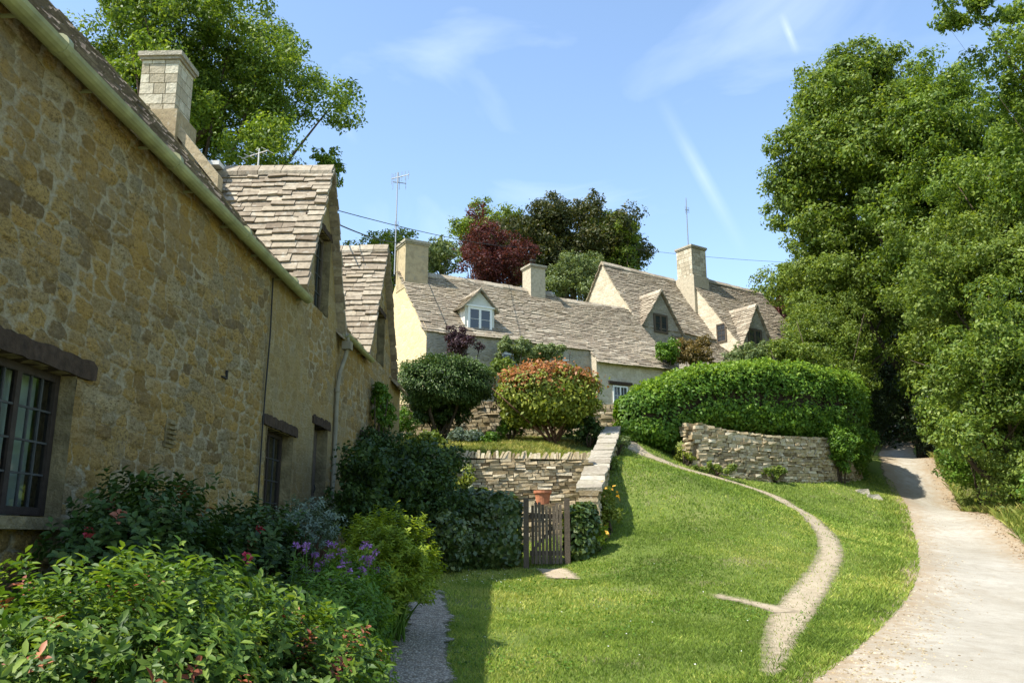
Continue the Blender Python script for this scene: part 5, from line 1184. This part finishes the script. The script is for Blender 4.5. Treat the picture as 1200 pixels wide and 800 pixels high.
# ================================================================== the near flower bed
def whorls(name, label, c, rad, ns, per, size, mat, seed, red=.06, redmat='lf_red', cat='shrub', base=None, aspect=.42, topz=-.35, stem='redbark', upr=.5, tip=.35, group=None):
    r = np.random.default_rng(seed); c = np.array(c); root = thing(name, base if base is not None else (c[0], c[1], c[2] - rad[2]), label, cat, group)
    d = r.normal(size=(ns, 3)); d /= np.linalg.norm(d, axis=1, keepdims=True); d[:, 2] = np.where(d[:, 2] < topz, -d[:, 2], d[:, 2])
    lm = 1 + .9 * (fbm(d[:, 0] * 3.2 + 20, d[:, 1] * 3.2 + d[:, 2] * 2 + 20, seed) - .5) + .07 * r.normal(size=ns)
    k = (1 - .5 * r.random(ns) ** 1.5) * lm; T_ = c + d * np.array(rad) * k[:, None]
    ax = d * .6 + np.array([0, 0, upr]) + r.normal(size=(ns, 3)) * .3; ax /= np.linalg.norm(ax, axis=1, keepdims=True)
    s1 = np.cross(ax, r.normal(size=(ns, 3))); s1 /= np.linalg.norm(s1, axis=1, keepdims=True); s2 = np.cross(ax, s1)
    P, N, A, I = [], [], [], []
    for q in range(per):
        th = q * 2.4 + r.random(ns) * .6; off = -(q / per) * size * 1.5; rise = .25 + tip * (1 - q / per) * 1.2
        out = s1 * np.cos(th)[:, None] + s2 * np.sin(th)[:, None]; a = out + ax * rise + np.array([0, 0, -.12]); P.append(T_ + ax * off); A.append(a); N.append(ax - out * rise + r.normal(size=(ns, 3)) * .2); I.append(np.arange(ns))
    P, N, A, I = map(np.concatenate, (P, N, A, I)); shoot = r.random(ns) < red; isr = shoot[I]
    tn = np.clip(r.normal(.5, .2, len(P)) + (r.normal(0, .12, ns))[I], 0, 1)
    leaves6('foliage', P, N, A, size, [M[mat], M[redmat]] if isr.any() else M[mat], root, aspect, seed, tint=tn, second=isr if isr.any() else None)
    mb = MB(); b = Vector(base) if base is not None else Vector((c[0], c[1], c[2] - rad[2]))
    for i in r.choice(ns, min(ns, 70), replace=False):
        e = b.lerp(Vector(T_[i]), .8); s0 = b + Vector((r.normal() * rad[0] * .25, r.normal() * rad[1] * .25, -.05)); mb.tube([s0, s0.lerp(e, .55) + Vector((0, 0, .05)), e], [.012, .008, .003], 5)
    mb.build('stem', M[stem], root)
    return root
whorls('glossy_shrub', 'sunlit glossy shrub with red tipped shoots, filling the lower left corner', (-1.75, 4.0, .93), (.95, 1.05, .52), 2300, 8, .052, 'lf_pieris', 301, red=.035, base=(-1.75, 4.0, .3))
whorls('glossy_shrub', 'right hand glossy shrub with several red shoots, beside the purple flowers', (-1.06, 4.35, .86), (.48, .75, .42), 1150, 8, .048, 'lf_pieris', 302, red=.09, base=(-1.0, 4.35, .3))
whorls('glossy_shrub', 'dark glossy shrub cut by the bottom edge of the picture', (-1.2, 3.0, .68), (.75, .6, .42), 600, 8, .06, 'lf_box', 303, red=.02, base=(-1.2, 3.0, .2))
ro = whorls('rose_bush', 'dark leaved rose bush against the wall right of the leaded window', (-2.62, 6.3, 1.38), (.5, 1.15, .66), 900, 7, .06, 'lf_box', 304, red=.012, base=(-2.7, 6.3, .8), aspect=.6)
whorls('rose_bush', 'dark bush against the wall below the small air brick', (-2.35, 7.9, 1.35), (.5, 1.1, .52), 800, 7, .06, 'lf_box', 305, red=.012, base=(-2.4, 7.9, .9), aspect=.6)
whorls('bed_plant', 'mid green leafy plants between glossy shrub and wall', (-2.0, 5.6, .98), (.7, .7, .5), 600, 7, .06, 'lf_box', 306, red=.0, base=(-2.0, 5.6, .5), aspect=.5, cat='plant', group='plants of the near flower bed')
c = pz(358, 628, 8.6); whorls('bed_plant', 'blue grey leaved plant under the second window', c, (.42, .45, .38), 330, 8, .04, 'lf_blue', 307, red=0, base=(c[0], c[1], .9), aspect=.4, cat='plant', group='plants of the near flower bed')
c = pz(448, 672, 8.0); whorls('bed_plant', 'bright lime green mound beside the gravel path', (c[0], c[1], c[2] - .05), (.50, .6, .55), 1700, 8, .044, 'lf_euph', 308, red=0, base=(c[0], c[1], .6), aspect=.45, cat='plant', group='plants of the near flower bed', upr=.8, stem='lf_hedge')
c = pz(400, 728, 6.2); whorls('bed_plant', 'dark green leafy plant edging the gravel path', (c[0], c[1], c[2] - .1), (.36, .7, .40), 760, 8, .05, 'lf_hedge', 309, red=0, base=(c[0], c[1], .4), stem='lf_hedge', aspect=.4, cat='plant', group='plants of the near flower bed')
c = pz(375, 795, 4.5); whorls('bed_plant', 'low green plants at the bottom edge beside the gravel path', (c[0] - .05, c[1], c[2] - .12), (.34, .7, .30), 520, 8, .045, 'lf_hedge', 310, red=0, base=(c[0], c[1], .25), stem='lf_hedge', aspect=.4, cat='plant', group='plants of the near flower bed')
c = pz(395, 690, 6.9); fl = whorls('flowering_plant', 'clump of purple flowers in front of the lime green mound', (c[0], c[1], c[2] - .05), (.42, .4, .34), 420, 8, .055, 'lf_hedge', 311, red=0, base=(c[0], c[1], .5), aspect=.22, cat='plant', upr=1.2)
r = np.random.default_rng(5); mb = MB(); Ps = []; Ns = []
for k in range(75):
    px, py = r.uniform(345, 445), r.uniform(635, 705); Y = r.uniform(6.5, 7.3); h = Vector(pz(px, py, Y)); mb.tube([(h.x + r.normal() * .03, h.y + r.normal() * .05, .9), tuple(h)], .003, 4)
    P, N = blob(h, (.022, .022, .018), 22, r, .3); Ps.append(P); Ns.append(N)
leaves('flower_heads', np.concatenate(Ps), np.concatenate(Ns), .026, M['fl_purple'], fl, .6, 6); mb.build('flower_stalk', M['lf_hedge'], fl)
for nm, px, py, Y, s_ in (('a', 106, 623, 5.6, .03), ('b', 290, 652, 6.9, .035), ('c', 305, 618, 7.6, .03)):
    h = Vector(pz(px, py, Y)); P, N = blob(h, (s_, s_, s_), 60, r, .6); leaves('rose_flower', P, N, .03, M['fl_pink'], ro, .9, 7)
rr = [(-2.9, 5.1, 1.55), (-2.5, 8.6, 1.75), (-2.45, 7.2, 1.85)]
sh_ = MB()
# ================================================================== grass
def blades(name, n, box, hgt, wid, mat, seed, keepfn=None, zfn=None, excl=(), hfn=None, maxpx=True):
    r = np.random.default_rng(seed); x = r.uniform(box[0], box[1], n); y = r.uniform(box[2], box[3], n); P = np.stack([x, y], -1); k = np.ones(n, bool)
    for e in excl: k &= ~inside(P, e)
    if keepfn is not None: k &= keepfn(P, r)
    P = P[k]; x, y = P.T; z = (zfn(x, y) if zfn else ggz(x, y)) - .004
    dz = z - EYE; dd = y * math.cos(PITCH) + dz * math.sin(PITCH); px = 600 + 1000 * x / dd; py = 400 - 1000 * (-y * math.sin(PITCH) + dz * math.cos(PITCH)) / dd
    k = (px > -60) & (px < 1260) & (py < 860); x, y, z = x[k], y[k], z[k]; m = len(x)
    h = hgt * (.5 + .9 * r.random(m)) * (hfn(x, y) if hfn else 1); a = r.uniform(0, 2 * math.pi, m); ln = r.normal(size=(m, 2)) * .45 * h[:, None]
    V = np.empty((m, 4, 3)); w = wid * (.6 + .8 * r.random(m))
    V[:, 0] = np.stack([x - np.cos(a) * w, y - np.sin(a) * w, z], -1); V[:, 1] = np.stack([x + np.cos(a) * w, y + np.sin(a) * w, z], -1)
    V[:, 2] = np.stack([x + ln[:, 0] * .45 + np.cos(a) * w * .7, y + ln[:, 1] * .45 + np.sin(a) * w * .7, z + h * .65], -1); V[:, 3] = np.stack([x + ln[:, 0], y + ln[:, 1], z + h], -1)
    tn = np.clip(.42 + 1.1 * (fbm(x * .45, y * .45, 61) - .5) + .7 * (fbm(x * 2.2, y * 2.2, 62) - .5) + r.normal(0, .2, m), 0, 1)
    return np_mesh(name, V.reshape(-1, 3), np.arange(4 * m).reshape(m, 4), mat, None, tint=tn, loc=(0, 0, 0))
def shrink(poly, e):
    c = poly.mean(0); return poly
ROADP = np.array([(p.x + .35, p.y) for p in RL] + [(p.x, p.y) for p in reversed(RR)])
EX = [ROADP, np.array(POLY_GR)]
TER = np.array([(-6, 17.8), (1.9, 17.8), (CW[1].x - .2, 16.4), (CW[0].x - .15, 15.3), (CW[0].x + .15, 15.3), (CW[2].x + .2, 18.6), (CW[3].x + .2, 20.8), (CW[4].x + .2, 23.2), (3.1, 26), (-6, 26)])
HW2 = np.array([(p.x, p.y - .1) for p in HW] + [(12, 30), (12, 40), (3, 40), (3.0, 26)])
EX2 = EX + [TER, HW2]
def off_path(P, r):
    k = np.ones(len(P), bool)
    for poly in (POLY_FP, POLY_BR, POLY_SA):
        ins = inside(P, np.array(poly)); k &= ~(ins & (r.random(len(P)) < .90))
    x, y = P.T; wear = fbm(x * 1.7, y * 1.7, 77)
    return k & (r.random(len(P)) < np.clip(2.1 - wear * 2.2, .25, 1))
def lane_long(x, y):
    ex = np.interp(y, [p.y for p in RL[1:-3]][::-1], [p.x for p in RL[1:-3]][::-1]); d = np.abs(ex - x); return 1 + 1.0 * np.exp(-(d / .4) ** 2) * (y < 24)
for (lbl, n, bx, h, w, sd) in (('near', 230000, (-1.2, 5.5, 4.5, 10.5), .030, .0032, 401), ('mid', 190000, (-2.6, 8.5, 10.5, 17), .036, .0055, 402), ('far', 170000, (-3, 12.5, 17, 29), .045, .010, 403)):
    tag(blades('grass', n, bx, h, w, M['grass'], sd, off_path, excl=EX2, hfn=lane_long), kind='stuff')
tag(blades('grass', 60000, (-4.5, 2.8, 18.2, 25), .12, .009, M['drygrass'], 404, lambda P, r: P[:, 0] < xedge(P[:, 1]) - .12, zfn=lambda x, y: zter(x, y) - .02, excl=()), kind='stuff')
# right verge
VR = np.array([(p.x, p.y) for p in RR])
def verge(P, r):
    x, y = P.T; ex = np.interp(y, VR[::-1, 1], VR[::-1, 0]); d = x - ex; return (d > -.12) & (d < 3.5)
tag(blades('grass', 90000, (6, 20, 8, 33), .20, .009, M['drygrass'], 405, verge), kind='stuff')
def litter(P, r):
    x, y = P.T; ex = np.interp(y, VR[::-1, 1], VR[::-1, 0]); d = x - ex; return np.abs(d + .25) < .30 * r.random(len(P)) ** .5 + .05
r = np.random.default_rng(9); n = 60000; P = np.stack([r.uniform(6, 20, n), r.uniform(8, 36, n)], -1); P = P[litter(P, r)]; z = ggz(P[:, 0], P[:, 1]) + .02
tag(leaves('leaf_litter', np.concatenate([P, z[:, None]], 1), np.tile([0, 0, 1.], (len(P), 1)) + r.normal(size=(len(P), 3)) * .25, .038, M['litter'], None, .7, 9, droop=0, loc=(0, 0, 0)), kind='stuff')
# clover and plantain growing through the turf
r = np.random.default_rng(77); n = 90000; P = np.stack([r.uniform(-1.5, 9, n), r.uniform(5.5, 22, n)], -1); k = np.ones(n, bool)
for e in EX2: k &= ~inside(P, e)
k &= fbm(P[:, 0] * .9, P[:, 1] * .9, 91) + .5 * (fbm(P[:, 0] * 3, P[:, 1] * 3, 92) - .5) > .60
P = P[k & off_path(P, r)]; tag(leaves('clover', np.concatenate([P, (ggz(P[:, 0], P[:, 1]) + .014 + .012 * r.random(len(P)))[:, None]], 1), np.tile([0, 0, 1.], (len(P), 1)) + r.normal(size=(len(P), 3)) * .35, .026, M['lf_hedge'], None, .9, 78, droop=0, loc=(0, 0, 0)), kind='stuff')
# daisies in the shaded lawn
pts = [hit(r.uniform(480, 600), r.uniform(662, 690)) for _ in range(110)] + [hit(r.uniform(560, 900), r.uniform(600, 790)) for _ in range(40)]
Pd = np.array([(p.x, p.y, float(ggz(p.x, p.y)[0]) + .03) for p in pts]); tag(leaves('daisies', Pd, np.tile([0, -.3, 1.], (len(Pd), 1)), .017, M['fl_white'], None, .95, 10, droop=0, loc=(0, 0, 0)), kind='stuff')
# little stones and grit at the lane's edge and on the path
def grit(name, polyline, n, spread, size, seed, lift=.012):
    r = random.Random(seed); mb = MB(); L = len(polyline)
    for _ in range(n):
        k = r.randrange(L - 1); f = r.random(); q = Vector(polyline[k]).lerp(Vector(polyline[k + 1]), f); x, y = q.x + r.gauss(0, spread), q.y + r.gauss(0, spread * .5); s = size * r.uniform(.4, 1.3); z = float(ggz(x, y)[0]) + lift; j = lambda: r.uniform(.6, 1.2)
        mb.hexa([(x - s * j(), y - s * j(), z), (x + s * j(), y - s * j(), z), (x + s * j(), y + s * j(), z), (x - s * j(), y + s * j(), z), (x - s * .6, y - s * .6, z + s * j() * .8), (x + s * .6, y - s * .6, z + s * j() * .8), (x + s * .6, y + s * .6, z + s * .8 * j()), (x - s * .6, y + s * .6, z + s * .8)], r.random())
    return tag(mb.build(name, M['drystone'], None, loc=(0, 0, 0)), kind='stuff')
grit('gravel_bits', [(p.x + .6, p.y, 0) for p in RL[5:14]], 2600, .35, .010, 3)
grit('gravel_bits', [(p.x - .3, p.y, 0) for p in RR[2:13]], 900, .25, .011, 4)
